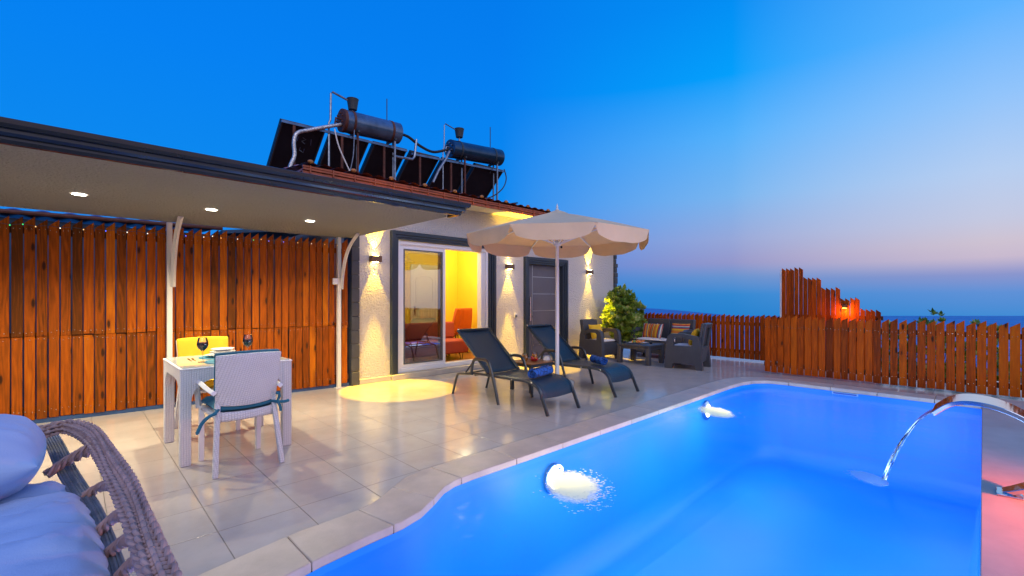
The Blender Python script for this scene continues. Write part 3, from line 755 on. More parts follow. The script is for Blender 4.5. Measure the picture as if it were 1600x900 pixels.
# ------------------------------------------------------------------ fences
def fence(name, label, loc, rz, n, pitch, gap, tops, zb, mat, tiers=None, rails=(0.2, 0.8), slope=0.055, flip=False, thick=0.02, extra=None):
    t = thing(name, label, 'fence', loc, rz)
    tiers = tiers or [(zb, None)]
    for ti, (z0, z1) in enumerate(tiers):
        m = MB()
        for i in range(n):
            x0 = i*pitch + random.uniform(-0.002, 0.002); x1 = x0 + pitch - gap*random.uniform(0.55, 1.3)
            top = tops(i*pitch) + random.uniform(-0.012, 0.012)
            yo = random.uniform(-0.004, 0.004) - (0.007*ti)
            rv = min(1, max(0, random.gauss(0.5, 0.22)))
            if z1 is None:
                a, b = (top-slope, top) if not flip else (top, top-slope)
            else: a = b = z1 + random.uniform(-0.008, 0.008)
            zz = z0 + random.uniform(-0.006, 0.006)
            m.prism([(x0, zz), (x1, zz), (x1, b), (x0, a)], 1, yo-thick, yo, rnd=rv)
        m.build('board_panel' if len(tiers) == 1 else ('lower_boards' if ti == 0 else 'upper_boards'), mat, t, bevel=0.0025, weld=False, seg=1)
    for z in rails: MB().box(-0.02, n*pitch+0.02, 0.008, 0.05, z-0.035, z+0.035).build('rail', 'rail_wood', t)
    sc = MB()
    for i in range(n):
        xc = i*pitch + pitch*0.44
        for z in (extra or []):
            for dx in ((-0.022, 0.022) if random.random() < 0.6 else (0,)):
                if z > tops(i*pitch)-0.03: continue
                sc.sphere((xc+dx+random.uniform(-.006, .006), -thick-0.011, z+random.uniform(-.012, .012)), (0.0045, 0.003, 0.0045), 6, 4)
    if sc.v:
        o = sc.build('screws', 'screw', t); o['kind'] = 'stuff'
    return t
ang = math.atan2(6.505-6.86, 2.93+1.5)
fl = fence('wood_fence', 'tall orange stained two tier board fence behind the dining table', (-1.5, 6.86, 0), ang, 50, 0.0885, 0.0105, lambda x: 2.10+0.012*x, 0.045,
      'fence_wood', tiers=[(0.045, 0.895), (0.90, None)], rails=(0.14, 0.9, 1.98), slope=0.075, extra=(0.13, 0.86, 0.94, 1.99))
MB().box(-0.05, 4.45, -0.012, 0.05, 0.0, 0.045).build('base_rail', 'blue_base', fl)
fence('picket_fence', 'low red brown picket fence with slanted tops along the far side of the pool', (8.62, 2.62, 0), R(-90), 46, 0.0985, 0.0125, lambda x: 1.0-0.006*x, 0.03, 'fence_red',
      rails=(0.16, 0.80), slope=0.06, extra=(0.15, 0.80))
fence('picket_fence', 'low picket fence behind the rattan loveseat and the bush', (10.06, 5.95, 0), R(-90), 40, 0.0965, 0.0145, lambda x: 0.955, 0.035, 'fence_red',
      rails=(0.18, 0.76), slope=0.055, extra=(0.17,))
st = fence('screen_fence', 'tall stepped board screen rising behind the low picket fence', (9.86, 2.70, 0), R(-90), 21, 0.0715, 0.005,
      lambda x: [1.87, 1.68, 1.49, 1.30, 1.11][0 if x < 0.355 else min(4, 1+int((x-0.355)/0.286))], 0.03, 'fence_red', rails=(0.3, 0.95), slope=0.05, flip=True)
MB().box(-0.03, 0.0, -0.03, 0.03, 0, 1.83).build('post', 'white_paint', st)
fl2 = thing('screen_lamp', 'small black lamp glowing orange on the stepped board screen', 'lamp', (9.83, 1.70, 1.15))
MB().box(-0.07, -0.001, -0.035, 0.035, -0.03, 0.03).build('lamp_body', 'black', fl2, bevel=0.005)
MB().box(-0.06, -0.012, -0.028, 0.028, -0.036, -0.031).build('lens', emis('amber_lens', (1.0, 0.45, 0.08), 14.0), fl2)
# fairy lights along the left fence
sl = thing('fairy_lights', 'string of tiny coloured fairy lights strung along the tall fence top', 'string lights', (-1.5, 6.82, 2.0), ang)
pts = []
for i in range(49): pts.append((i*0.0885, -0.052, 0.005+0.012*i*0.0885 + (0.012 if i % 2 else -0.004)))
MB().tube(pts, 0.0022, 5).build('cable', 'plastic_dark', sl)
fcol = [emis('bulb_amber', (1.0, 0.55, 0.15), 1.6), emis('bulb_white', (1.0, 0.9, 0.7), 1.8), emis('bulb_blue', (0.1, 0.15, 1.0), 2.2), emis('bulb_green', (0.05, 0.9, 0.2), 1.4)]
for i in range(0, 49):
    if i % 2 == 0 or random.random() < 0.45:
        MB().sphere(Vector(pts[i])+Vector((0, -0.004, -0.004)), (0.0052, 0.005, 0.006), 8, 6).build('bulb', random.choice(fcol[:2]*3+fcol), sl)

# neighbour's roofs behind the tall fence
nb = thing('neighbour_roof', 'blue sheet metal roof of a neighbouring shed seen over the tall fence', 'roof', (0.0, 9.2, 0))
m = MB(); m.grid(lambda u, v: Vector((-4.5+6.2*u, -0.6+1.8*v, 2.36+0.14*u*0.6+0.10*v+0.018*math.sin(u*150))), 200, 3); m.build('sheeting', 'blue_roof', nb, solid=0.02)
MB().box(-4.4, 1.6, -0.45, 1.1, -1.3, 2.33).build('wall', 'teal_roof', nb)
MB().tube([(-4.5, -0.62, 2.33), (1.75, -0.62, 2.42)], 0.03, 8).build('ridge_bar', 'rust', nb)
n2 = thing('lean_to', 'dark teal lean-to roof between the tall fence and the house', 'roof', (2.3, 8.2, 0))
MB().prism([(-0.75, 2.22), (0.6, 2.42), (0.6, 2.47), (-0.75, 2.27)], 1, -0.6, 1.2).build('sheeting', 'teal_roof', n2)
MB().box(-0.68, 0.6, -0.5, 1.1, -1.3, 2.21).build('wall', 'teal_roof', n2)

# ------------------------------------------------------------------ solar water heaters on the roof
def heater(name, label, tank_a, tank_b, rad, tank_mat, tops, pot, mast, cap_mat):
    t = thing(name, label, 'solar heater', (tank_a[0], 9.0, 3.36), 0, 'solar water heaters on the roof')
    W = lambda nm, mb, mat, par=t, **k: mb.build(nm, mat, par, world=True, **k)
    a, b = Vector(tank_a), Vector(tank_b); L = (b-a).length
    tk = W('tank', MB().lathe([(0.001, -0.02), (rad*0.8, -0.015), (rad, 0.02), (rad, L-0.02), (rad*0.8, L+0.015), (0.001, L+0.02)], a, 40, b-a), tank_mat, angle=30)
    W('end_plate', MB().lathe([(rad*0.93, -0.035), (rad*1.02, -0.03), (rad*1.02, 0.03), (rad*0.93, 0.03)], a, 40, b-a), cap_mat, tk)
    for q in (0.12, 0.80): W('strap', MB().lathe([(rad*1.01, q*L), (rad*1.03, q*L), (rad*1.03, q*L+0.05), (rad*1.01, q*L+0.05)], a, 40, b-a), 'rust' if cap_mat == 'rust' else 'plastic_dark', tk)
    m = MB()
    for k in range(7):
        p = a + Vector((-0.05, 0.0, 0)) + Vector((0, math.cos(k*0.9)*rad*0.6, math.sin(k*0.9)*rad*0.6)); m.lathe([(0.018, 0), (0.018, 0.03)], p, 8, (-1, 0, 0))
    m.tube([a+Vector((-0.02, 0, 0.02)), a+Vector((-0.14, 0, 0.02)), a+Vector((-0.16, 0, -0.12))], 0.02, 8)
    W('flange', m, 'rust' if cap_mat == 'rust' else 'galv', tk)
    # expansion pot with its feed pipe
    px, pz0, pz1 = pot
    pt = W('expansion_pot', MB().lathe([(0.001, pz0), (0.085, pz0), (0.115, pz1-0.02), (0.122, pz1), (0.001, pz1+0.01)], (px, 9.0, 0), 24), 'plastic_dark')
    W('neck', MB().tube([(px, 9.0, pz0-0.12), (px, 9.0, pz0+0.01)], 0.02, 8), 'galv', pt)
    W('feed_pipe', MB().tube([(px-0.1, 9.0, pz1-0.05), (px-0.42, 9.0, pz1+0.02), (px-0.45, 9.0, pz1-0.02), (px-0.46, 9.0, pz1-0.55), (px-0.49, 9.0, pz1-0.62), (px-0.49, 9.0, 3.38)], 0.022 if cap_mat == 'rust' else 0.014, 8), 'galv')
    W('mast', MB().tube([(mast[0], 9.05, 4.6), (mast[0], 9.05, mast[1])], 0.011, 6), 'plastic_dark')
    # collectors with their backs to the pool
    for (x0, x1, zt) in tops:
        c = MB(); yt, yb = 9.02, 10.12; zb = zt-0.93
        c._add([(x0, yt, zt), (x1, yt, zt+0.01), (x1, yb, zb), (x0, yb, zb), (x0, yt+0.06, zt+0.07), (x1, yt+0.06, zt+0.08), (x1, yb+0.06, zb+0.07), (x0, yb+0.06, zb+0.07)],
               [(0, 1, 2, 3), (4, 7, 6, 5), (0, 4, 5, 1), (1, 5, 6, 2), (2, 6, 7, 3), (3, 7, 4, 0)])
        pn = W('collector', c, 'collector', bevel=0.008)
        f = MB().bar((x0, yt-0.012, zt+0.01), (x1, yt-0.012, zt+0.02), 0.03, 0.05)
        f.bar((x0+0.02, yt-0.01, zt-0.01), (x0+0.02, yb-0.02, zb-0.02), 0.03, 0.02, (0, 1, 1)).bar((x1-0.02, yt-0.01, zt-0.01), (x1-0.02, yb-0.02, zb-0.02), 0.03, 0.02, (0, 1, 1))
        W('collector_frame', f, 'plastic_dark', pn)
        if (x0*10) % 3 < 1.8: W('leg', MB().bar((x0+0.22, yt-0.03, 3.36), (x0+0.22, yt-0.03, zt+0.02), 0.045, 0.03), 'rust')
    for q in (0.2, 0.86):
        p = a.lerp(b, q)
        W('leg', MB().bar((p.x, 8.86, 3.34), (p.x, 8.86, p.z-rad*0.8), 0.035, 0.035), 'rust' if q < .5 else 'galv')
        W('leg', MB().bar((p.x+0.1, 9.12, 3.38), (p.x+0.1, 9.12, p.z-rad*0.8), 0.03, 0.03), 'galv')
        W('saddle', MB().bar((p.x, 8.8, p.z-rad*0.92), (p.x, 9.2, p.z-rad*0.92), 0.04, 0.04), 'plastic_dark')
    W('cross_bar', MB().bar((tops[0][0], 8.98, 4.56), (tops[-1][1], 8.98, tops[-1][2]+0.0), 0.03, 0.045), 'tank_grey')
    return t, W
h1, W1 = heater('solar_heater', 'grey solar water heater tank with rusty red end cap and three collectors on the roof', (3.93, 9.0, 4.885), (5.20, 9.0, 4.94), 0.225, 'tank_grey',
    [(2.77, 3.58, 4.57), (3.69, 4.50, 4.58), (4.62, 5.40, 4.60)], (4.14, 5.16, 5.38), (4.94, 5.65), 'rust')
W1('insulated_pipe', MB().tube(spline([(3.88, 8.95, 4.78), (3.6, 8.93, 4.66), (3.25, 8.92, 4.50), (3.02, 8.9, 4.38), (2.96, 8.9, 4.2), (2.97, 8.9, 3.95), (2.90, 8.9, 3.75), (2.84, 8.9, 3.5)], 6), 0.036, 10), 'foil')
W1('hose', MB().tube(spline([(3.70, 8.85, 4.62), (3.78, 8.84, 4.3), (3.95, 8.84, 3.95), (4.15, 8.84, 3.6)], 6), 0.014, 6), 'white_paint')
W1('hose', MB().tube(spline([(4.10, 8.84, 4.7), (4.08, 8.84, 4.2), (4.0, 8.84, 3.8), (3.95, 8.84, 3.6)], 6), 0.010, 6), 'galv')
W1('hose', MB().tube(spline([(5.22, 9.0, 4.95), (5.45, 9.0, 4.93), (5.75, 9.0, 4.80), (6.1, 9.0, 4.74), (6.45, 9.0, 4.86), (6.55, 9.0, 4.9)], 6), 0.032, 8), 'pipe_black')
W1('pipe', MB().tube([(5.62, 8.95, 4.9), (5.56, 8.93, 4.5), (5.5, 8.92, 4.42), (5.0, 8.9, 4.38)], 0.028, 8), 'galv')
h2, W2 = heater('solar_heater', 'dark blue solar water heater tank with three collectors at the roof end', (6.62, 9.0, 4.93), (8.24, 9.0, 5.06), 0.215, 'tank_blue',
    [(5.52, 6.28, 4.61), (6.40, 7.27, 4.64), (7.40, 8.36, 4.71)], (6.88, 5.27, 5.48), (7.94, 5.82), 'tank_blue')
W2('pipe', MB().tube([(6.55, 8.95, 4.85), (6.42, 8.93, 4.62), (6.2, 8.92, 4.3), (6.05, 8.92, 4.0)], 0.03, 8), 'galv')
W2('hose', MB().tube(spline([(8.3, 8.9, 4.75), (8.36, 8.88, 4.5), (8.2, 8.86, 4.2), (7.8, 8.85, 3.92), (7.3, 8.84, 3.78)], 6), 0.016, 6), 'plastic_dark')
W2('loose_bar', MB().tube([(7.6, 8.6, 3.62), (8.6, 8.7, 3.86)], 0.022, 6), 'plastic_dark')
W1('chalk_marks', MB().tube([(3.12, 9.14, 4.40), (3.12, 9.20, 4.33)], 0.006, 4).tube([(3.2, 9.14, 4.40), (3.27, 9.16, 4.38), (3.2, 9.19, 4.34), (3.27, 9.22, 4.31)], 0.006, 4).tube([(3.36, 9.14, 4.40), (3.38, 9.22, 4.31)], 0.006, 4).tube([(3.11, 9.26, 4.25), (3.11, 9.34, 4.17)], 0.006, 4).tube([(3.2, 9.27, 4.24), (3.2, 9.32, 4.2), (3.28, 9.34, 4.17), (3.28, 9.28, 4.23)], 0.006, 4), 'galv')

# ------------------------------------------------------------------ dining set
tb = thing('dining_table', 'white woven plastic dining table with glass top under the canopy', 'table', (0.985, 4.66, 0))
TW, TD, TH = 0.40, 0.44, 0.735
def apron(half, axis, a, b):
    ms = []
    r = 0.16
    def arc(cx, cz, a0, a1): return [(cx+r*math.cos(R(a0+(a1-a0)*k/8)), cz+r*math.sin(R(a0+(a1-a0)*k/8))) for k in range(9)]
    w = 0.072
    inner = arc(-half+w+r, TH-0.085-r, 180, 90) + arc(half-w-r, TH-0.085-r, 90, 0)
    out = [(-half+w, TH-0.085-r-0.0)] + inner + [(half-w, TH-0.085-r), (half-w, TH-0.001), (-half+w, TH-0.001)]
    m = MB(); m.prism(out, axis, a, b); return m
MB().box(-TW-0.004, TW+0.004, -TD-0.004, TD+0.004, TH, TH+0.012).build('frame', 'plastic_white', tb, bevel=0.004)
MB().box(-TW+0.015, TW-0.015, -TD+0.015, TD-0.015, TH+0.0125, TH+0.0185).build('glass_top', plain('glass_table', (0.46, 0.50, 0.44), 0.04, var=0.05, rvar=0.01), tb, bevel=0.002)
for s in (-1, 1):
    y = s*(TD-0.02); apron(TW, 1, y-0.018, y+0.018).build('apron', 'rattan_white', tb)
    x = s*(TW-0.02); apron(TD, 0, x-0.018, x+0.018).build('apron', 'rattan_white', tb)
    for s2 in (-1, 1):
        cx0, cy0 = s*(TW-0.036), s2*(TD-0.036)
        MB().box(cx0-0.036, cx0+0.036, cy0-0.036, cy0+0.036, 0, TH-0.0005).build('leg', 'rattan_white', tb, bevel=0.006)

def arm_chair(label, loc, rz, cloth, cover):
    t = thing('garden_chair', label, 'chair', loc, rz, 'white woven plastic chairs at the dining table')
    # faces +y ; seat depth from y=-0.2 (rear) to 0.24
    MB().box(-0.215, 0.215, -0.20, 0.245, 0.405, 0.435).build('seat', 'rattan_white', t, bevel=0.012)
    def back(sy, off):
        def f(u, v):
            w = 0.205+0.015*v; z = 0.50+0.37*v
            return Vector(((2*u-1)*w, -0.215-0.085*v + 0.035*(2*u-1)**2 + off, z - (0.02*(1-abs(2*u-1)**2) if v < 0.01 else 0) + 0.008*(1-(2*u-1)**2)*v))
        return f
    bm_ = MB(); bm_.grid(back(1, 0), 13, 11); bm_.build('backrest', 'rattan_white', t, solid=0.022, bevel=0.006)
    lo = MB(); lo.grid(lambda u, v: Vector(((2*u-1)*0.205, -0.207+0.03*(2*u-1)**2, 0.375+0.075*v-0.012*(1-(2*u-1)**2)*v)), 13, 4); lo.build('rear_apron', 'rattan_white', t, solid=0.022)
    for s in (-1, 1):
        MB().bar((s*0.188, -0.180, 0.52), (s*0.225, -0.275, 0.0), 0.034, 0.038, (0, 1, 0)).build('leg', 'rattan_white', t, bevel=0.006)
        MB().bar((s*0.205, 0.215, 0.44), (s*0.205, 0.225, 0.0), 0.036, 0.036, (0, 1, 0)).build('leg', 'plastic_white', t, bevel=0.006)
        ap = spline([(s*0.222, 0.225, 0.42), (s*0.232, 0.225, 0.56), (s*0.236, 0.20, 0.625), (s*0.238, 0.10, 0.635), (s*0.235, -0.08, 0.615), (s*0.225, -0.24, 0.60)], 5)
        MB().tube(ap, 0.022, 4, up=(1, 0, 0)).build('armrest', 'plastic_white', t, bevel=0.004, angle=30)
    if cover:
        sc = MB(); sc.pillow((0, 0.02, 0.475), 0.43, 0.46, 0.085, pw=6); sc.build('seat_cushion', cloth, t)
        bc = MB()
        bc.grid(lambda u, v: back(1, 0)(u, 0.03+v*0.97)+Vector((0, 0.035, 0.015)), 13, 11); bc.build('back_cover', cloth, t, solid=0.04, bevel=0.012)
    return t
ch1 = arm_chair('white woven chair with teal cushion tied on, its back to the pool', (0.945, 4.08, 0), R(2), 'teal_cloth', True)
# ties of the near chair
m = MB()
m.tube(spline([(-0.165, -0.185, 0.475), (-0.08, -0.195, 0.468), (0.02, -0.197, 0.466), (0.12, -0.192, 0.472), (0.165, -0.18, 0.48)], 5), 0.016, 8)
m.tube([(-0.165, -0.185, 0.475), (-0.20, -0.21, 0.465), (-0.215, -0.235, 0.455)], 0.012, 6).tube([(0.165, -0.18, 0.48), (0.205, -0.235, 0.475)], 0.012, 6)
m.tube(spline([(-0.21, -0.235, 0.455), (-0.26, -0.25, 0.44), (-0.30, -0.25, 0.40), (-0.33, -0.25, 0.33)], 5), [0.012]*15+[0.006], 6)
m.tube(spline([(0.205, -0.235, 0.475), (0.215, -0.25, 0.53), (0.19, -0.25, 0.55)], 5), 0.010, 6); m.tube(spline([(0.205, -0.235, 0.475), (0.25, -0.25, 0.47), (0.285, -0.25, 0.475)], 5), 0.012, 6)
m.tube(spline([(0.205, -0.235, 0.475), (0.22, -0.245, 0.44), (0.225, -0.245, 0.40)], 5), 0.010, 6)
m.build('cushion_tie', 'teal_cloth', ch1)
ch2 = arm_chair('white woven chair with yellow cushion facing the pool, against the fence', (0.955, 5.27, 0), R(180), 'yellow_cloth', True)

def wine_glass(loc, label):
    t = thing('wine_glass', label, 'wine glass', loc, 0, 'glasses of red wine on the dining table')
    MB().lathe([(0.034, 0.0), (0.034, 0.002), (0.006, 0.006), (0.0035, 0.02), (0.0035, 0.085), (0.012, 0.095), (0.034, 0.118), (0.042, 0.145), (0.038, 0.175), (0.030, 0.205), (0.029, 0.205)], (0, 0, 0), 24).build('bowl', 'glass', t)
    MB().lathe([(0.001, 0.096), (0.011, 0.099), (0.032, 0.121), (0.0395, 0.145), (0.0385, 0.163), (0.001, 0.163)], (0, 0, 0), 24).build('wine', 'wine', t)
TT = 0.7537
wine_glass((0.78, 4.52, TT), 'glass of red wine on the table, in front of the yellow chair back')
wine_glass((1.14, 4.62, TT), 'glass of red wine standing behind the teal cushioned chair back')
pm = MB().lathe([(0.001, 0), (0.185, 0), (0.185, 0.004), (0.001, 0.004)], (0, 0, 0), 32).build('placemat', 'placemat'); pm.location = (0.985, 4.82, TT); tag(pm, 'round blue placemat under the plates on the far side of the table', 'placemat', 'blue placemats on the dining table')
pm2 = pm.copy(); C.objects.link(pm2); pm2.location = (0.965, 4.44, TT); pm2['label'] = 'round blue placemat on the near side of the table by the teal chair'
def plate(r, h): return MB().lathe([(r*0.55, 0.0), (r*0.6, 0.0), (r*0.98, h), (r, h+0.002), (r*0.97, h+0.003), (r*0.6, 0.005), (0.001, 0.005)], (0, 0, 0), 32)
o = plate(0.135, 0.018).build('dinner_plate', 'porcelain'); o.location = (0.985, 4.82, TT+0.0045); tag(o, 'large white dinner plate on the far blue placemat', 'plate')
o = plate(0.105, 0.022).build('salad_bowl', 'porcelain'); o.location = (0.985, 4.82, TT+0.0268); tag(o, 'smaller white plate on top of the dinner plate', 'plate')
o = plate(0.095, 0.02).build('soup_plate', 'porcelain'); o.location = (0.985, 4.82, TT+0.053); tag(o, 'topmost white plate of the pile on the table', 'plate')
sp = MB()
for i in range(70):
    a = random.uniform(0, 2*PI); c = Vector((random.gauss(0, .045), random.gauss(0, .03), random.uniform(0.004, .03))); d = Vector((math.cos(a), math.sin(a), random.uniform(-.1, .6)))*0.022; w = Vector((-math.sin(a), math.cos(a), 0))*0.006
    sp._add([c, c+d*.5+w, c+d, c+d*.5-w], [(0, 1, 2, 3)])
o = sp.build('herb_sprig', 'leaf_small'); o.location = (1.135, 4.80, TT); tag(o, 'green sprig of herbs lying beside the plates', 'herbs')
ct = thing('cutlery', 'metal fork and spoon lying on the glass table by the wine glass', 'cutlery', (0.72, 4.70, TT))
for i, dx in enumerate((0, 0.028)):
    MB().tube([(dx, -0.08, 0.004), (dx, 0.02, 0.004), (dx+0.002, 0.05, 0.006), (dx, 0.09, 0.008)], [0.004, 0.003, 0.009, 0.006], 8, flat=0.4).build('fork' if i == 0 else 'spoon', 'steel', ct)

# ------------------------------------------------------------------ sun loungers
def lounger(label, loc, rz=0.0):
    t = thing('sun_lounger', label, 'sun lounger', loc, rz, 'sun loungers beside the pool')
    W = 0.55; B = 'dark_metal'
    side = [(0.055, 0.165), (0.075, 0.235), (0.13, 0.295), (0.22, 0.33), (0.35, 0.342), (0.6, 0.335), (1.02, 0.33)]
    for x in (0.0, W):
        MB().tube(spline([(x, y, z) for y, z in side]+[(x, 1.30, 0.325)], 6), 0.019, 8).build('side_rail', B, t)
        MB().tube(spline([(x, 0.975, 0.35), (x, 1.18, 0.53), (x, 1.58, 0.855)], 6), 0.017, 8).build('back_rail', B, t)
        MB().bar((x, 0.06, 0.20), (x, -0.03, 0.0), 0.022, 0.04, (0, 1, 0)).build('leg', B, t, bevel=0.004)
        xo = x + (0.024 if x > 0 else -0.024)
        arm = spline([(xo, 0.745, 0.0), (xo, 0.80, 0.18), (xo, 0.885, 0.42), (xo, 0.93, 0.495), (xo, 1.0, 0.52), (xo, 1.16, 0.512), (xo, 1.225, 0.47), (xo, 1.26, 0.33)], 6)
        MB().tube(arm, 0.016, 8, flat=1.3).build('arm_leg', B, t)
        MB().tube(spline([(xo, 1.24, 0.315), (xo, 1.40, 0.30), (xo, 1.52, 0.285), (xo, 1.575, 0.23), (xo, 1.66, 0.0)], 6), 0.016, 8).build('rear_leg', B, t)
        MB().tube([(x*0.86+0.04, 1.22, 0.54), (x*0.86+0.04, 1.36, 0.40), (x*0.86+0.04, 1.46, 0.30)], 0.010, 6).build('prop', B, t)
    m = MB()
    for y, z, r_ in ((1.22, 0.30, .011), (1.50, 0.285, .011), (1.58, 0.855, .018)): MB().tube([(0, y, z), (W, y, z)], r_, 8).build('cross_bar', B, t)
    pts = spline([(0, y, z) for y, z in side], 6)
    s = MB(); n = len(pts)
    s.grid(lambda u, v: Vector((0.012+(W-0.024)*u, pts[int(round(v*(n-1)))].y, pts[int(round(v*(n-1)))].z+0.013-0.012*math.sin(PI*u))), 9, n); s.build('seat_sling', 'sling', t, solid=0.006)
    s = MB()
    s.grid(lambda u, v: Vector((0.012+(W-0.024)*u, 0.985+0.595*v+0.012*math.sin(PI*u), 0.352+0.503*v+0.010*math.sin(PI*v)-0.012*math.sin(PI*u))), 9, 13); s.build('back_sling', 'sling', t, solid=0.006)
    sc = MB()
    for y in (0.2, 0.52, 0.85): sc.sphere((-0.02, y, 0.335), (0.006, 0.009, 0.009), 8, 6)
    sc.sphere((0.0, 1.57, 0.87), 0.012, 8, 6); sc.sphere((W+0.04, 1.0, 0.36), 0.008, 8, 6); sc.build('bolt', 'screw', t)
    return t
l1 = lounger('dark sling sun lounger with a long towel roll, nearest the sliding door', (3.72, 3.32, 0))
l2 = dup(l1, (5.07, 3.34, 0), 0.0, 'dark sling sun lounger behind the parasol pole, towel roll end on')
def towel(loc, rz, L, r, label):
    m = MB(); pts = []
    N = 60
    prof = [(r*(0.18+0.82*k/N), 2*PI*3.2*k/N) for k in range(N+1)]
    m.grid(lambda u, v: Vector((L*(u-.5) + 0.008*math.sin(v*40)*(abs(u-.5) > .45), prof[int(round(v*N))][0]*math.cos(prof[int(round(v*N))][1]), r + prof[int(round(v*N))][0]*math.sin(prof[int(round(v*N))][1])*0.94)), 12, N+1)
    o = m.build('towel', 'towel', solid=0.006); o.location = loc; o.rotation_euler = (0, 0, rz); tag(o, label, 'towel', 'rolled blue towels on the loungers')
towel((4.02, 3.66, 0.352), R(12), 0.42, 0.060, 'blue patterned towel rolled up across the nearest lounger')
towel((5.36, 3.78, 0.352), R(66), 0.30, 0.062, 'blue patterned towel roll lying end on upon the farther lounger')

# side table between the loungers with drinks
sdt = thing('side_table', 'small square wooden side table with dark legs between the loungers', 'table', (4.68, 4.45, 0))
MB().box(-0.235, 0.235, -0.22, 0.22, 0.385, 0.40).build('table_top', 'table_wood', sdt, bevel=0.004)
MB().box(-0.225, 0.225, -0.21, 0.21, 0.345, 0.384).build('apron', 'dark_metal', sdt, bevel=0.004)
for x in (-.20, .20):
    for y in (-.185, .185): MB().box(x-.022, x+.022, y-.022, y+.022, 0, 0.3445).build('leg', 'dark_metal', sdt, bevel=0.003)
for i, (x, y, lab) in enumerate(((4.60, 4.50, 'short glass of orange juice on the side table, left of the fruit'), (4.80, 4.50, 'short glass of orange juice on the side table, right of the fruit'))):
    t = thing('juice_glass', lab, 'glass', (x, y, 0.4005), 0, 'juice glasses on the side table')
    MB().lathe([(0.001, 0), (0.030, 0), (0.040, 0.03), (0.042, 0.07), (0.036, 0.11), (0.035, 0.11)], (0, 0, 0), 20).build('tumbler', 'glass', t)
    MB().lathe([(0.001, 0.004), (0.028, 0.004), (0.0375, 0.03), (0.0395, 0.07), (0.038, 0.08), (0.001, 0.08)], (0, 0, 0), 20).build('juice', 'juice', t)
fb = thing('fruit_bowl', 'little bowl of red fruit on the side table between the glasses', 'bowl', (4.68, 4.40, 0.4005))
MB().lathe([(0.03, 0), (0.055, 0.018), (0.062, 0.026), (0.058, 0.026), (0.001, 0.01)], (0, 0, 0), 20).build('bowl', 'fruit_red', fb)
for k in range(7): MB().sphere((0.035*math.cos(k*0.9), 0.035*math.sin(k*0.9), 0.032+0.01*(k % 3)), 0.018, 10, 8).build('fruit', random.choice(['fruit_red', 'fruit_red', 'fruit_orange']), fb)
o = MB().prism([(0, 0), (0.09, 0), (0.045, 0.055)], 1, -0.03, 0.03).build('paper_napkin', 'porcelain'); o.location = (4.86, 4.36, 0.4005); tag(o, 'white folded paper napkin standing at the side table corner', 'napkin')

# ------------------------------------------------------------------ parasol
ub = thing('parasol', 'cream canvas garden parasol with scalloped valance on a white pole', 'parasol', (4.97, 4.22, 0))
MB().lathe([(0.22, 0), (0.235, 0.02), (0.235, 0.10), (0.20, 0.125), (0.06, 0.13), (0.05, 0.16), (0.001, 0.16)], (0, 0, 0), 36).build('base', 'concrete_white', ub, angle=30)
MB().tube([(0, 0, 0.12), (0.0, 0, 0.6), (0, 0, 2.52)], [0.033, 0.028, 0.023], 16).build('pole', 'white_paint', ub)
AP, RZ, RR = 2.50, 2.165, 1.30
corners = [Vector((RR*math.cos(R(15+45*k)), RR*math.sin(R(15+45*k)), RZ)) for k in range(8)]
def can_pt(k, s, v):
    a, b = corners[k], corners[(k+1) % 8]; e = a.lerp(b, s); r0 = 0.13
    p = Vector((e.x*(r0+(1-r0)*v), e.y*(r0+(1-r0)*v), 0))
    z = AP-0.02 + (RZ-AP+0.02)*v**1.12 - 0.03*math.sin(PI*v)*math.sin(PI*s)
    return Vector((p.x, p.y, z))
m = MB()
for k in range(8): m.grid(lambda u, v: can_pt(k, u, v), 9, 11)
cn = m.build('canopy', 'canvas', ub, angle=12)
m = MB()
for k in range(8):
    m.grid(lambda u, v: Vector((can_pt(k, u, 1).x*(1-0.006*v+0.006*math.sin(u*19+k)*v), can_pt(k, u, 1).y*(1-0.006*v+0.006*math.sin(u*17+k)*v), RZ - v*(0.02+0.175*min(1, math.sin(PI*u)*1.2)**0.30) )), 17, 5)
m.build('valance', 'canvas', cn, angle=25)
m = MB(); m.grid(lambda u, v: Vector((0.20*(1-v)*math.cos(2*PI*u)*(1+0.06*math.cos(16*PI*u)), 0.20*(1-v)*math.sin(2*PI*u)*(1+0.06*math.cos(16*PI*u)), AP-0.035+0.085*v**0.8)), 48, 7, closeu=True)
m.build('vent_cap', 'canvas', cn)
MB().lathe([(0.022, 0), (0.030, 0.02), (0.012, 0.04), (0.018, 0.06), (0.010, 0.085), (0.001, 0.11)], (0, 0, AP+0.03), 16).build('finial', 'white_paint', ub)
for k in range(8):
    c = corners[k]; top = Vector((c.x*0.03, c.y*0.03, AP-0.03))
    rb = MB().bar(top, c*0.985+Vector((0, 0, 0.02)), 0.016, 0.022).build('rib', 'white_paint', ub)
    mid = top.lerp(c, 0.5) + Vector((0, 0, 0.0)); MB().bar((c.x*0.03, c.y*0.03, 2.06), mid, 0.014, 0.018).build('strut', 'white_paint', rb)
MB().lathe([(0.03, 2.03), (0.05, 2.04), (0.05, 2.09), (0.03, 2.10)], (0, 0, 0), 20).build('runner', 'white_paint', ub)
MB().lathe([(0.012, 0), (0.02, 0.02)], (0.04, -0.03, 2.02), 10, (1, -0.6, 0)).build('knob', 'black', ub)

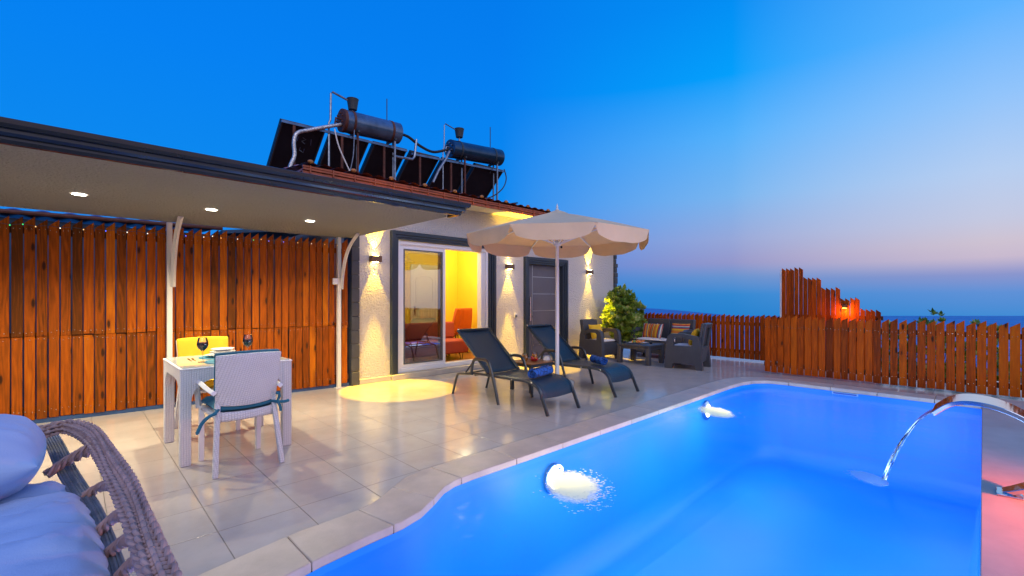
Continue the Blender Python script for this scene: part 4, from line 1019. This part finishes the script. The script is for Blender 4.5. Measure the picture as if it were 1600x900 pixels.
# ------------------------------------------------------------------ rattan lounge set
def lounge_seat(name, label, cat, loc, rz, W, D=0.62, cushions=1):
    t = thing(name, label, cat, loc, rz)     # front towards -y
    h = W/2; d = D/2; aw = 0.085
    for s in (-1, 1):
        xa, xb = (s*h, s*(h-aw)) if s < 0 else (s*(h-aw), s*h)
        outer = [(-d-0.03, 0.0), (-d+0.10, 0.0), (-d+0.12, 0.10), (d-0.12, 0.10), (d-0.10, 0.0), (d+0.02, 0.0), (d-0.02, 0.50), (d-0.06, 0.60), (0.0, 0.645), (-d+0.10, 0.64), (-d+0.03, 0.60), (-d, 0.50)]
        hole = [(-d+0.13, 0.42), (d-0.16, 0.42), (d-0.15, 0.53), (0.02, 0.575), (-d+0.15, 0.57), (-d+0.12, 0.53)]
        loops = [[Vector((a, b, 0)) for a, b in outer], [Vector((a, b, 0)) for a, b in hole]]
        tri = tessellate_polygon(loops); pts = outer+hole; n = len(pts); no = len(outer)
        vs = [(xa, a, b) for a, b in pts]+[(xb, a, b) for a, b in pts]
        fs = [tuple(q) for q in tri]+[tuple(i+n for i in reversed(q)) for q in tri]
        fs += [(i, (i+1) % no, (i+1) % no+n, i+n) for i in range(no)]
        hn = len(hole); fs += [(no+i, no+(i+1) % hn, no+(i+1) % hn+n, no+i+n) for i in range(hn)]
        m = MB(); m._add(vs, fs); m.build('arm_panel', 'plastic_grey', t, angle=35)
    MB().box(-h+aw+0.001, h-aw-0.001, -d+0.04, -d+0.085, 0.10, 0.36).build('front_apron', 'rattan_dark', t, bevel=0.008)
    MB().box(-h+aw+0.001, h-aw-0.001, -d+0.086, d-0.06, 0.30, 0.355).build('seat_deck', 'rattan_dark', t)
    nb_ = cushions; bw = (W-2*aw-0.004)/nb_
    for k in range(nb_):
        x0 = -h+aw+0.002+k*bw
        rt = rotm('X', -9)
        bk = MB(); bk.box(x0+0.003, x0+bw-0.003, d-0.10, d-0.055, 0.36, 0.84, rot=rt, piv=(0, d-0.08, 0.36)).build('backrest', 'rattan_dark', t, bevel=0.014)
        fr = MB()
        for (a, b, c, e) in ((x0+0.003, x0+0.06, 0.12, 0.845), (x0+bw-0.06, x0+bw-0.003, 0.12, 0.845)): fr.box(a, b, d-0.053, d-0.005, c, e, rot=rt, piv=(0, d-0.08, 0.36))
        fr.box(x0+0.061, x0+bw-0.061, d-0.053, d-0.005, 0.77, 0.845, rot=rt, piv=(0, d-0.08, 0.36)); fr.box(x0+0.061, x0+bw-0.061, d-0.053, d-0.005, 0.12, 0.42, rot=rt, piv=(0, d-0.08, 0.36))
        fr.build('back_frame', 'plastic_grey', t, bevel=0.01)
        MB().pillow((x0+bw/2, -0.045, 0.39), bw-0.01, D-0.18, 0.075, pw=7).build('seat_cushion', 'cream_cloth', t)
    return t
def throw(loc, rz, w, label, mat, tilt=68, thick=0.13):
    m = MB(); m.pillow((0, 0, 0), w, w, thick, n=16); m.rot(rotm('X', tilt)); o = m.build('throw_pillow', mat)
    o.location = loc; o.rotation_euler = (0, 0, rz); tag(o, label, 'cushion'); return o
lounge_seat('rattan_armchair', 'dark rattan armchair against the house wall beside the bush', 'armchair', (8.15, 5.72, 0), R(-6), 0.64)
throw((8.13, 5.80, 0.57), R(-14), 0.34, 'yellow throw cushion on the armchair by the house wall', 'yellow_cloth')
lounge_seat('rattan_armchair', 'dark rattan armchair with its back turned, nearest the pool end', 'armchair', (8.30, 3.84, 0), R(190), 0.66)
throw((8.33, 3.74, 0.57), R(196), 0.34, 'yellow throw cushion in the armchair nearest the pool', 'yellow_cloth')
lounge_seat('rattan_loveseat', 'dark rattan two seat sofa in front of the picket fence', 'sofa', (9.25, 4.82, 0), R(-90), 1.26, cushions=2)
throw((9.30, 5.18, 0.565), R(-84), 0.36, 'orange striped cushion with upright stripes, left on the rattan sofa', 'stripe_v')
throw((9.24, 5.01, 0.565), R(-104), 0.35, 'blue and yellow cushion with upright stripes, right of the orange one', 'stripe_v', tilt=72)
throw((9.32, 4.50, 0.57), R(-88), 0.40, 'cushion with level red, yellow and blue stripes on the sofa', 'stripe_h')
cft = thing('coffee_table', 'low dark rattan coffee table between the armchairs', 'table', (8.20, 4.78, 0))
MB().box(-0.30, 0.30, -0.36, 0.36, 0.345, 0.385).build('table_top', 'plastic_grey', cft, bevel=0.008)
for x in (-.25, .25):
    for y in (-.31, .31): MB().bar((x, y, 0.344), (x*1.03, y*1.03, 0), 0.085, 0.085, (0, 1, 0)).build('leg', 'plastic_grey', cft, bevel=0.008)
MB().box(-0.20, 0.20, -0.345, -0.32, 0.29, 0.344).box(-0.20, 0.20, 0.32, 0.345, 0.29, 0.344).box(-0.285, -0.26, -0.26, 0.26, 0.29, 0.344).box(0.26, 0.285, -0.26, 0.26, 0.29, 0.344).build('apron', 'rattan_dark', cft)
fp = thing('fruit_platter', 'white platter of sliced green and orange fruit on the coffee table', 'platter', (8.22, 4.85, 0.3855))
plate(0.19, 0.015).build('plate', 'porcelain', fp)
for k in range(26):
    a = random.uniform(0, 2*PI); r = random.uniform(0, 0.13); left = math.cos(a) < 0.1
    q = MB().sphere((0, 0, 0), (random.uniform(.022, .034), random.uniform(.018, .028), random.uniform(.016, .026)), 10, 7)
    q.shift((r*math.cos(a), r*math.sin(a)*0.9, 0.022+random.uniform(0, .028))); q.build('fruit_piece', random.choice(['fruit_green', 'fruit_green', 'juice']) if math.sin(a) > -0.1 else random.choice(['fruit_orange', 'fruit_red', 'fruit_orange']), fp)
t = thing('teacup', 'small dark cup on the pool side of the coffee table', 'cup', (8.26, 4.58, 0.3855))
MB().lathe([(0.02, 0), (0.032, 0.015), (0.038, 0.045), (0.035, 0.045), (0.001, 0.012)], (0, 0, 0), 16).build('cup', 'plastic_dark', t)
MB().tube([(0.036, 0, 0.035), (0.055, 0, 0.03), (0.05, 0, 0.015), (0.034, 0, 0.014)], 0.004, 6).build('handle', 'plastic_dark', t)
t = thing('teacup', 'small dark cup on the house side of the coffee table', 'cup', (8.02, 5.03, 0.3855))
MB().lathe([(0.02, 0), (0.032, 0.015), (0.038, 0.045), (0.035, 0.045), (0.001, 0.012)], (0, 0, 0), 16).build('cup', 'plastic_dark', t)

# ------------------------------------------------------------------ planting
def bush(name, label, cat, loc, H, rad, nclump, leaf, lmin=0.25, lw=0.3, lobes=None):
    t = thing(name, label, cat, loc)
    tr = MB()
    tips = []
    lobes = lobes or [(0, 0, 0.62*H, rad, 0.38*H)]
    for k in range(nclump):
        bx_, by_, bz_, br_, bh_ = random.choice(lobes)
        v = Vector((random.gauss(0, 1), random.gauss(0, 1), random.gauss(0, 1))).normalized()*random.uniform(0.55, 1.08)
        tips.append(Vector((bx_+v.x*br_, by_+v.y*br_, max(0.08, bz_+v.z*bh_))))
    for k in range(5):
        a = k*1.3; p = Vector((0.3*rad*math.cos(a), 0.3*rad*math.sin(a), H*0.55)); tr.tube(spline([(0.03*math.cos(a), 0.03*math.sin(a), 0), p*0.5, p], 4), [0.02]*8+[0.009], 6)
    for p in tips[::6]: tr.tube([Vector((p.x*0.3, p.y*0.3, p.z*0.55)), p], [0.007, 0.003], 5)
    tr.build('stems', 'trunk', t)
    m = MB()
    for p in tips:
        axis = (Vector((p.x, p.y, (p.z-H*0.45)*0.9+0.25)).normalized() + Vector((random.uniform(-.4, .4), random.uniform(-.4, .4), random.uniform(-.2, .5)))).normalized()
        x = axis.orthogonal().normalized(); y = axis.cross(x)
        cr = random.random()
        for j in range(random.randint(8, 13)):
            a = j*2.4 + random.uniform(-.3, .3); el = random.uniform(0.15, 1.25)
            d = (axis*math.sin(el) + (x*math.cos(a)+y*math.sin(a))*math.cos(el)).normalized()
            L = leaf*random.uniform(0.6, 1.15); wv = d.cross(axis)
            if wv.length < 1e-4: wv = x.copy()
            wv = wv.normalized()*L*lw; up = d.cross(wv).normalized()*L*0.10
            c = p - axis*random.uniform(0, 0.05)
            rv = min(1, max(0, cr*0.5+random.uniform(0, 0.55)))
            m._add([c, c+d*L*0.45+wv, c+d*L-up*1.2, c+d*L*0.45-wv, c+d*L*0.5+up], [(0, 1, 4), (1, 2, 4), (2, 3, 4), (3, 0, 4)], rnd=rv)
    m.build('foliage', 'leaf', t, weld=False, angle=180)
    return t
bush('corner_bush', 'bushy green shrub with pale leaf edges in the corner by the house', 'shrub', (9.36, 5.98, 0), 1.52, 0.60, 640, 0.125, 0.08, lobes=[(-0.12, -0.08, 1.22, 0.30, 0.32), (-0.30, -0.10, 0.85, 0.36, 0.34), (0.22, 0.0, 0.95, 0.42, 0.36), (-0.15, -0.25, 0.55, 0.40, 0.36), (0.3, -0.1, 0.5, 0.40, 0.35)])
bush('garden_shrub', 'leafy shrub top showing over the picket fence near the spout', 'shrub', (10.4, 0.62, -1.4), 2.47, 0.40, 160, 0.10, 0.4)
bush('garden_shrub', 'low shrub behind the picket fence, right of the stepped screen', 'shrub', (10.6, 1.15, -1.4), 2.34, 0.35, 120, 0.10, 0.4)
bush('garden_shrub', 'small shrub behind the picket fence near the right end', 'shrub', (10.8, 0.0, -1.4), 2.30, 0.4, 140, 0.10, 0.4)

# ------------------------------------------------------------------ pool fittings
M_pl = emis('pool_lamp_glass', (1.0, 0.84, 0.42), 3.2)
PL = [(2.97, 'round underwater lamp glowing in the pool wall near the curved step'), (6.05, 'round underwater lamp glowing in the pool wall below the loungers')]
for x, lab in PL:
    t = thing('pool_lamp', lab, 'lamp', (x, 2.56, -0.26 if x < 4 else -0.20), 0, 'underwater lamps in the pool wall')
    MB().lathe([(0.095, 0), (0.125, 0.0), (0.125, 0.02), (0.095, 0.03)], (0, -0.004, 0), 28, (0, -1, 0)).build('lamp_ring', 'steel', t)
    MB().lathe([(0.094, 0.0), (0.085, 0.03), (0.05, 0.045), (0.001, 0.05)], (0, -0.004, 0), 28, (0, -1, 0)).build('lens', M_pl, t)
def glare_or_splash(name, label, cx, cy, rx, ry, n, nf, tail, seed, rz=-44, mat='glare_or_splash'):
    """lamp glare shaped as thin patches on the water, and the spout splash; rx, ry half axes before turning by rz degrees"""
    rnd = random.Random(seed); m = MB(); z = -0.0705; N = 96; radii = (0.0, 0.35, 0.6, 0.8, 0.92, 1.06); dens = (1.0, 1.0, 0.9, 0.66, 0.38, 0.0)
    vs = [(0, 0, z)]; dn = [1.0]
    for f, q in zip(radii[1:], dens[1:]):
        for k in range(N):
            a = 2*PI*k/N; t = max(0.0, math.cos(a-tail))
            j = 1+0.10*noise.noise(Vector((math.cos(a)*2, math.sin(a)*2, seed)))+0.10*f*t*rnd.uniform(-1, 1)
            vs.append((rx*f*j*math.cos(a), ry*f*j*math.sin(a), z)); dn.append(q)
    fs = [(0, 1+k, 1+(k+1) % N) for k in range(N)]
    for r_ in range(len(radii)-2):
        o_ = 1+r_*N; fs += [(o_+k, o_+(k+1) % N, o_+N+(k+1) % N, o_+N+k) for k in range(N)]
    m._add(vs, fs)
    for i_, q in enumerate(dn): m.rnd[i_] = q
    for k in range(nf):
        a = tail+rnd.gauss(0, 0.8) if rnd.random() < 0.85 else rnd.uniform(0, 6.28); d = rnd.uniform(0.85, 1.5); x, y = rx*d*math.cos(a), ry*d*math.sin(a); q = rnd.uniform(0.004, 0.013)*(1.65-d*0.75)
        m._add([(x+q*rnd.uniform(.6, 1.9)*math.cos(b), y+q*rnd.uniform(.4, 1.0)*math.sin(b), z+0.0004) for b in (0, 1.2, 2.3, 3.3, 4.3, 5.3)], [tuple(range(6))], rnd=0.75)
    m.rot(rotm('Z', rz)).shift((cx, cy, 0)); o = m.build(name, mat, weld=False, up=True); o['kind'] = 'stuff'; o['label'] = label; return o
glare_or_splash('glare_or_splash', 'bright glare of the underwater lamp on the ripples', 2.60, 2.06, 0.20, 0.30, 64, 170, -0.3, 3)
glare_or_splash('glare_or_splash', 'small glare of the farther underwater lamp on the ripples', 5.53, 2.22, 0.19, 0.30, 64, 10, 0.0, 5)
glare_or_splash('glare_or_splash', 'pale splash where the spout water meets the pool', 4.33, 0.60, 0.09, 0.13, 64, 40, 2.5, 8, mat='splash_froth')
# stainless water spout
spt = thing('water_spout', 'curved stainless steel pool spout pouring a sheet of water', 'spout', (4.40, -0.13, 0))
pc = spline([(0, 0.04, 0.012), (0, -0.03, 0.05), (0, -0.14, 0.13), (0, -0.22, 0.24), (0, -0.215, 0.36), (0, -0.15, 0.45), (0, -0.04, 0.535), (0, 0.08, 0.585), (0, 0.20, 0.595), (0, 0.29, 0.565), (0, 0.37, 0.49)], 8)
m = MB(); vs = []; fs = []; n = len(pc)
for i, p in enumerate(pc):
    a = pc[max(i-1, 0)]; b = pc[min(i+1, n-1)]; d = (b-a).normalized(); nn = Vector((0, -d.z, d.y)); w = 0.05+0.12*min(1, i/(n*0.55)); th = 0.014
    for sx, sn in ((-1, -1), (1, -1), (1, 1), (-1, 1)): vs.append(Vector((sx*w, p.y, p.z)) + nn*sn*th)
for i in range(n-1):
    o = 4*i; fs += [(o+k, o+(k+1) % 4, o+4+(k+1) % 4, o+4+k) for k in range(4)]
fs += [(0, 1, 2, 3), (4*n-4, 4*n-3, 4*n-2, 4*n-1)]
m._add(vs, fs); m.build('spout_blade', 'steel', spt, bevel=0.004, angle=40)
MB().box(-0.08, 0.08, -0.05, 0.07, 0.004, 0.016).build('base_plate', 'steel', spt, bevel=0.003)
m = MB()
def fall(u, v):
    y = 0.37+0.28*v+0.012*math.sin(u*9)*v; z = 0.49-0.16*v-0.41*v*v; w = 0.075*(1-0.6*v)
    return Vector(((2*u-1)*w+0.008*math.sin(v*14+u*5)*v, y+0.01*noise.noise(Vector((u*8, v*3, 0)))*v, z))
m.grid(fall, 13, 22); m.build('water_sheet', 'fall_water', spt, solid=0.008)
sk_ = thing('pool_skimmer', 'pale skimmer opening at the far end of the pool wall', 'skimmer', (7.80, 1.35, -0.06))
MB().box(-0.006, 0.012, -0.15, 0.15, -0.012, 0.022).build('frame', 'pale_blue', sk_, bevel=0.003)
MB().box(-0.0085, -0.0065, -0.135, 0.135, -0.005, 0.015).build('weir_flap', 'blue_roof', sk_)

# ------------------------------------------------------------------ wicker chair in the foreground
wk = thing('wicker_lounge_chair', 'large brown grey wicker lounge chair in the foreground with pale cushions', 'chair', (-0.35, 1.6, 0))
Wk = lambda nm, mb, mat, **k: mb.build(nm, mat, wk, world=True, **k)
CAMH = 1.28
def at(px, py, z):
    """metres on the level z for a point read off the photograph (used once, to measure this chair)"""
    a = R(46); L = Vector((math.cos(a), math.sin(a))); Rt = Vector((math.sin(a), -math.cos(a)))
    d = (CAMH-z)*711.0/(py-467.0); return Vector((L.x*d+Rt.x*(px-800)/711*d, L.y*d+Rt.y*(px-800)/711*d, z))
band_px = [(-60, 735, .66), (10, 706, .70), (52, 683, .735), (84, 672, .75), (112, 668, .755), (140, 678, .755), (165, 706, .75), (192, 752, .745), (214, 800, .74), (235, 850, .735), (256, 905, .73), (280, 980, .72), (300, 1060, .71)]
band = spline([at(x, y, z) for x, y, z in band_px], 14)
# resample evenly
def resample(pts, step):
    out = [pts[0]]; acc = 0.0
    for a, b in zip(pts, pts[1:]):
        L = (b-a).length; pos = 0.0
        while acc + (L-pos) >= step:
            pos += step-acc; out.append(a.lerp(b, pos/L)); acc = 0.0
        acc += L-pos
    return out
bp_ = resample(band, 0.006)
def frames(pts):
    fr = []
    for i, p in enumerate(pts):
        d = (pts[min(i+1, len(pts)-1)]-pts[max(i-1, 0)]).normalized(); x = d.cross(Vector((0, 0, 1))).normalized(); y = x.cross(d); fr.append((p, d, x, y))
    return fr
fr = frames(bp_)
m = MB(); m.tube(bp_[::4], 0.016, 10); Wk('arm_core', m, 'wicker_dark')
RB = 0.020
m = MB()      # close wrapping
for i in range(2, len(fr)-2, 3):
    p, d, x, y = fr[i]; j = random.uniform(-.0008, .0008); sk2 = random.uniform(-.006, .006)
    ring = [p + x*math.cos(2*PI*k/12)*(RB+j) + y*math.sin(2*PI*k/12)*(RB+j)*0.85 + d*(sk2*math.cos(2*PI*k/12)) for k in range(12)]
    m.tube(ring, 0.0078, 6, closed=True)
Wk('arm_wrapping', m, 'wicker')
m = MB()      # lengthwise strands plaited over the wrapping
nst = 5
for s in range(nst):
    a = R(-30 + s*37)
    pts = []
    for i in range(2, len(fr)-2, 1):
        p, d, x, y = fr[i]; off = 0.0055*math.sin(i*2*PI/6 + s*PI) + 0.007
        aa = a + 0.12*math.sin(i*0.05+s); pts.append(p + x*math.cos(aa)*(RB+off) + y*math.sin(aa)*(RB*0.85+off))
    m.tube(pts, 0.0068, 7, flat=0.8)
Wk('arm_plait', m, 'wicker')
strap_px = [(70, 668, .70), (88, 700, .68), (104, 735, .655), (122, 765, .63), (140, 795, .61), (156, 832, .59), (170, 872, .575), (182, 915, .565), (196, 985, .56)]
sp_ = spline([at(x, y, z) for x, y, z in strap_px], 8)
m = MB()
f2 = frames(sp_)
for k in range(-3, 4): m.tube([p + x*k*0.0078 + y*0.002*(k % 2) for p, d, x, y in f2], 0.0046, 5)
Wk('inner_strap', m, 'wicker_dark')
sp2 = [p + Vector((-0.16, -0.02, -0.03)) for p in sp_]
m = MB()
for k in range(-3, 4): m.tube([p + x*k*0.0078 for p, d, x, y in frames(sp2)], 0.0046, 5)
Wk('inner_strap', m, 'wicker_dark')
def tie(a, b, c, r0, r1):
    pts = resample(spline([a, b, c], 16), 0.006); n = len(pts); mm = MB()
    mm.tube(pts, [r0*0.8+(r1-r0)*0.8*(i/(n-1))**2 for i in range(n)], 8)
    for ph in range(4):
        q = []
        for i, (p, d, x, y) in enumerate(frames(pts)):
            rr = r0+(r1-r0)*(i/(n-1))**2; t_ = ph*PI/2 + i*0.28; q.append(p+x*math.cos(t_)*rr+y*math.sin(t_)*rr)
        mm.tube(q, 0.0058, 5)
    Wk('strut', mm, 'wicker')
for A, B_, Cc in (((72, 742, .66), (102, 722, .69), (152, 697, .745)), ((132, 776, .62), (160, 760, .66), (190, 756, .735)), ((150, 836, .59), (180, 808, .65), (212, 800, .73)), ((166, 868, .575), (195, 845, .64), (226, 838, .725)), ((184, 905, .565), (210, 878, .63), (242, 868, .722))):
    tie(at(*A), at(*B_), at(*Cc), 0.011, 0.024)
# shell under the cushion, legs
m = MB(); m.grid(lambda u, v: Vector((-1.02+0.98*u, 0.55+1.75*v, 0.40+0.10*(2*u-1)**2+0.06*(2*v-1)**2)), 15, 15); Wk('seat_shell', m, 'wicker_dark', solid=0.02)
for x, y in ((-0.92, 0.7), (-0.12, 0.75), (-0.92, 2.15), (-0.22, 2.15)): Wk('leg', MB().tube([(x, y, 0.42), (x*1.02, y, 0)], [0.022, 0.016], 8), 'wicker_dark')
def soft(c, size, seed, wr, n=110, pw=3.2, ex=0.5, rot=None):
    """stuffed cushion: two finely divided faces meeting at a seam, gathered into folds from the seam"""
    m = MB(); c = Vector(c); w, d, t = size; rot = rot or Matrix.Identity(3)
    def f(sg):
        def g(u, v):
            a, b = math.sin(PI*(u-.5)), math.sin(PI*(v-.5))
            e = max(0.0, (1-abs(a)**pw)*(1-abs(b)**pw))
            x, y = a*w/2*(1-0.05*b*b), b*d/2*(1-0.05*a*a)
            z = sg*t/2*e**ex
            edge = (abs(a)**2)*0.8+0.35
            r1 = 1-abs(noise.noise(Vector((x*1.6+seed, y*11+0.9*math.sin(x*5), seed)))*2)
            r2 = 1-abs(noise.noise(Vector((x*3.0-seed, y*24+x*4, seed+4)))*2)
            r3 = noise.noise(Vector((x*3, y*3, seed+8)))
            z += sg*wr*(r1*edge+0.45*r2*edge+0.9*r3)*min(1, e*3)
            return c + rot @ Vector((x, y, z))
        return g
    m.grid(f(1), n, n); m.grid(f(-1), 40, 40); return m
Wk('seat_cushion', soft((-0.475, 1.47, 0.53), (1.11, 1.90, 0.26), 3.0, 0.05), 'cushion', angle=180)
Wk('head_pillow', soft((-0.325, 2.24, 0.765), (0.52, 0.47, 0.25), 9.0, 0.018, n=70, pw=2.4), 'cushion', angle=180)

# ------------------------------------------------------------------ lights
def spot(name, loc, target, energy, col, size, blend=0.15, rad=0.02):
    l = bpy.data.lights.new(name, 'SPOT'); l.energy = energy; l.color = col; l.spot_size = R(size); l.spot_blend = blend; l.shadow_soft_size = rad
    o = bpy.data.objects.new(name, l); C.objects.link(o); o.location = loc
    o.rotation_euler = (Vector(target)-Vector(loc)).to_track_quat('-Z', 'Y').to_euler(); return o
def point(name, loc, energy, col, rad=0.05):
    l = bpy.data.lights.new(name, 'POINT'); l.energy = energy; l.color = col; l.shadow_soft_size = rad
    o = bpy.data.objects.new(name, l); C.objects.link(o); o.location = loc; return o
AMB = (1.0, 0.60, 0.03)
for x, z in SPOTS:
    spot('sconce_beam', (x, 6.452, z-0.056), (x, 6.44, 0), 90, AMB, 48, 0.12)
    spot('sconce_floor_beam', (x, 6.40, z-0.06), (x, 5.86, 0), 700, (1.0, 0.60, 0.03), 46, 0.10)
    spot('sconce_beam', (x, 6.452, z+0.056), (x, 6.40, 4), 260, AMB, 52, 0.12)
for x, y in DL: spot('downlight_beam', (x, y, 2.155), (x, y, 0), 165, (1.0, 0.87, 0.58), 144, 0.7, 0.03)
for x in (4.3, 5.9): point('living_room_lamp', (x, 7.5, 2.45), 74, (1.0, 0.88, 0.52), 0.12)
for x, lab in PL:
    spot('pool_beam', (x, 2.49, -0.27), (x+0.8, 0.0, -0.75), 22, (1.0, 0.93, 0.75), 150, 0.5, 0.08)
    point('glare_fill', (x-0.30, 2.20, -0.25), 4.2, (1.0, 0.84, 0.45), 0.06)  # added point that brightens the glare patch from below
for k in range(12): point('pool_fill', (0.8+6.2*(k//2)/5, 0.45+1.45*(k % 2), -0.32), [4, 8, 17, 20, 13, 8][k//2]*(1.25 if k % 2 == 0 else 0.75), (0.82, 0.95, 1.0), 0.35)  # added fill points under the water, no fixtures there
point('screen_lamp_glow', (9.72, 1.70, 1.06), 6, (1.0, 0.34, 0.04), 0.03)
spot('red_deck_lamp', (4.25, -1.05, 0.62), (3.9, -0.2, 0.05), 230, (1.0, 0.13, 0.03), 158, 0.9, 0.05)

# ------------------------------------------------------------------ sky and sun
w = bpy.data.worlds.new('World'); bpy.context.scene.world = w; w.use_nodes = True
nt = NT(w.node_tree); bg = w.node_tree.nodes['Background']
d = nt.n('ShaderNodeTexCoord').outputs['Generated']
nrm = nt.n('ShaderNodeVectorMath', operation='NORMALIZE'); nt.t.links.new(d, nrm.inputs[0])
sp3 = nt.n('ShaderNodeSeparateXYZ', i_Vector=nrm.outputs[0])
el = nt.math('MULTIPLY', nt.math('ARCSINE', sp3.outputs[2]), 180/PI)
f = nt.math('DIVIDE', nt.math('ADD', el, 10.0), 100.0, clamp=True)
hl = nt.math('SQRT', nt.math('ADD', nt.math('POWER', sp3.outputs[0], 2.0), nt.math('POWER', sp3.outputs[1], 2.0)))
AZ = R(-30)
dt = nt.math('DIVIDE', nt.math('ADD', nt.math('MULTIPLY', sp3.outputs[0], math.cos(AZ)), nt.math('MULTIPLY', sp3.outputs[1], math.sin(AZ))), nt.math('MAXIMUM', hl, 0.01))
P_ = lambda e: (e+10)/100
def rp(st): return nt.ramp(f, [(P_(e), c if isinstance(c[0], float) else lin(*c)) for e, c in st])
left = rp([(-3, (30, 120, 215)), (2, (40, 125, 215)), (10, (5, 138, 238)), (25, (0, 128, 242)), (45, (0, 116, 230)), (90, (0, 95, 200))])
mid = rp([(-2, (35, 130, 208)), (0.5, (50, 138, 212)), (2.6, (105, 148, 208)), (4.2, (150, 152, 203)), (6.8, (152, 168, 217)), (11.6, (122, 182, 240)), (18, (85, 178, 252)), (24, (0, 160, 252)), (31, (0, 142, 244)), (60, (0, 115, 225)), (90, (0, 100, 205))])
rgt = rp([(-2, (55, 138, 212)), (0.6, (95, 145, 215)), (2.2, (140, 150, 205)), (3.6, (200, 185, 207)), (5, (206, 194, 210)), (7, (196, 201, 226)), (11, (182, 206, 241)), (17, (146, 196, 251)), (24, (92, 178, 255)), (40, (20, 145, 245)), (90, (0, 105, 210))])
glow = rp([(-4, (0.45, 0.36, 0.48)), (2, (0.85, 0.62, 0.66)), (10, (0.75, 0.66, 0.80)), (25, (0.42, 0.52, 0.95)), (50, (0.12, 0.33, 0.92)), (90, (0.01, 0.18, 0.72))])
def step(a, b): return nt.math('DIVIDE', nt.math('SUBTRACT', dt, a), b-a, clamp=True)
c = nt.mix(step(0.22, 0.66), left, mid); c = nt.mix(step(0.64, 0.87), c, rgt)
# afterglow filling the sky behind the viewer, to the south-west of the terrace
AZ2 = R(-110)
dt2 = nt.math('DIVIDE', nt.math('ADD', nt.math('MULTIPLY', sp3.outputs[0], math.cos(AZ2)), nt.math('MULTIPLY', sp3.outputs[1], math.sin(AZ2))), nt.math('MAXIMUM', hl, 0.01))
c = nt.mix(nt.math('DIVIDE', nt.math('SUBTRACT', dt2, 0.25), 0.5, clamp=True), c, glow)
sky = nt.n('ShaderNodeTexSky'); sky.sky_type = 'NISHITA'; sky.sun_disc = False; sky.sun_elevation = R(2.0); sky.sun_rotation = R(200)
c = nt.mix(0.002, c, sky.outputs[0], 'ADD')
nt.t.links.new(c, bg.inputs[0]); bg.inputs[1].default_value = 1.0
sl_ = bpy.data.lights.new('sun', 'SUN'); sl_.energy = 0.95; sl_.angle = R(45); sl_.color = (1.0, 0.93, 0.95)
so_ = bpy.data.objects.new('sun', sl_); C.objects.link(so_)
so_.rotation_euler = Vector((math.cos(R(70)), math.sin(R(70)), -0.85)).to_track_quat('-Z', 'Y').to_euler()

# ------------------------------------------------------------------ camera and render settings
cd = bpy.data.cameras.new('camera'); co = bpy.data.objects.new('camera', cd); C.objects.link(co)
cd.sensor_width = 36.0; cd.lens = 711/1600*36; cd.shift_y = 17/1600; cd.clip_start = 0.02; cd.clip_end = 6000
co.location = (0, 0, 1.28); co.rotation_euler = (R(90), 0, R(46-90))
s = bpy.context.scene; s.camera = co
s.render.engine = 'CYCLES'; s.cycles.use_denoising = True; s.cycles.max_bounces = 10; s.cycles.transparent_max_bounces = 12
s.cycles.diffuse_bounces = 4; s.cycles.glossy_bounces = 4; s.cycles.sample_clamp_indirect = 6.0; s.cycles.caustics_reflective = False; s.cycles.caustics_refractive = False
s.view_settings.view_transform = 'Standard'; s.view_settings.look = 'None'; s.view_settings.exposure = 0.0; s.view_settings.gamma = 1.0
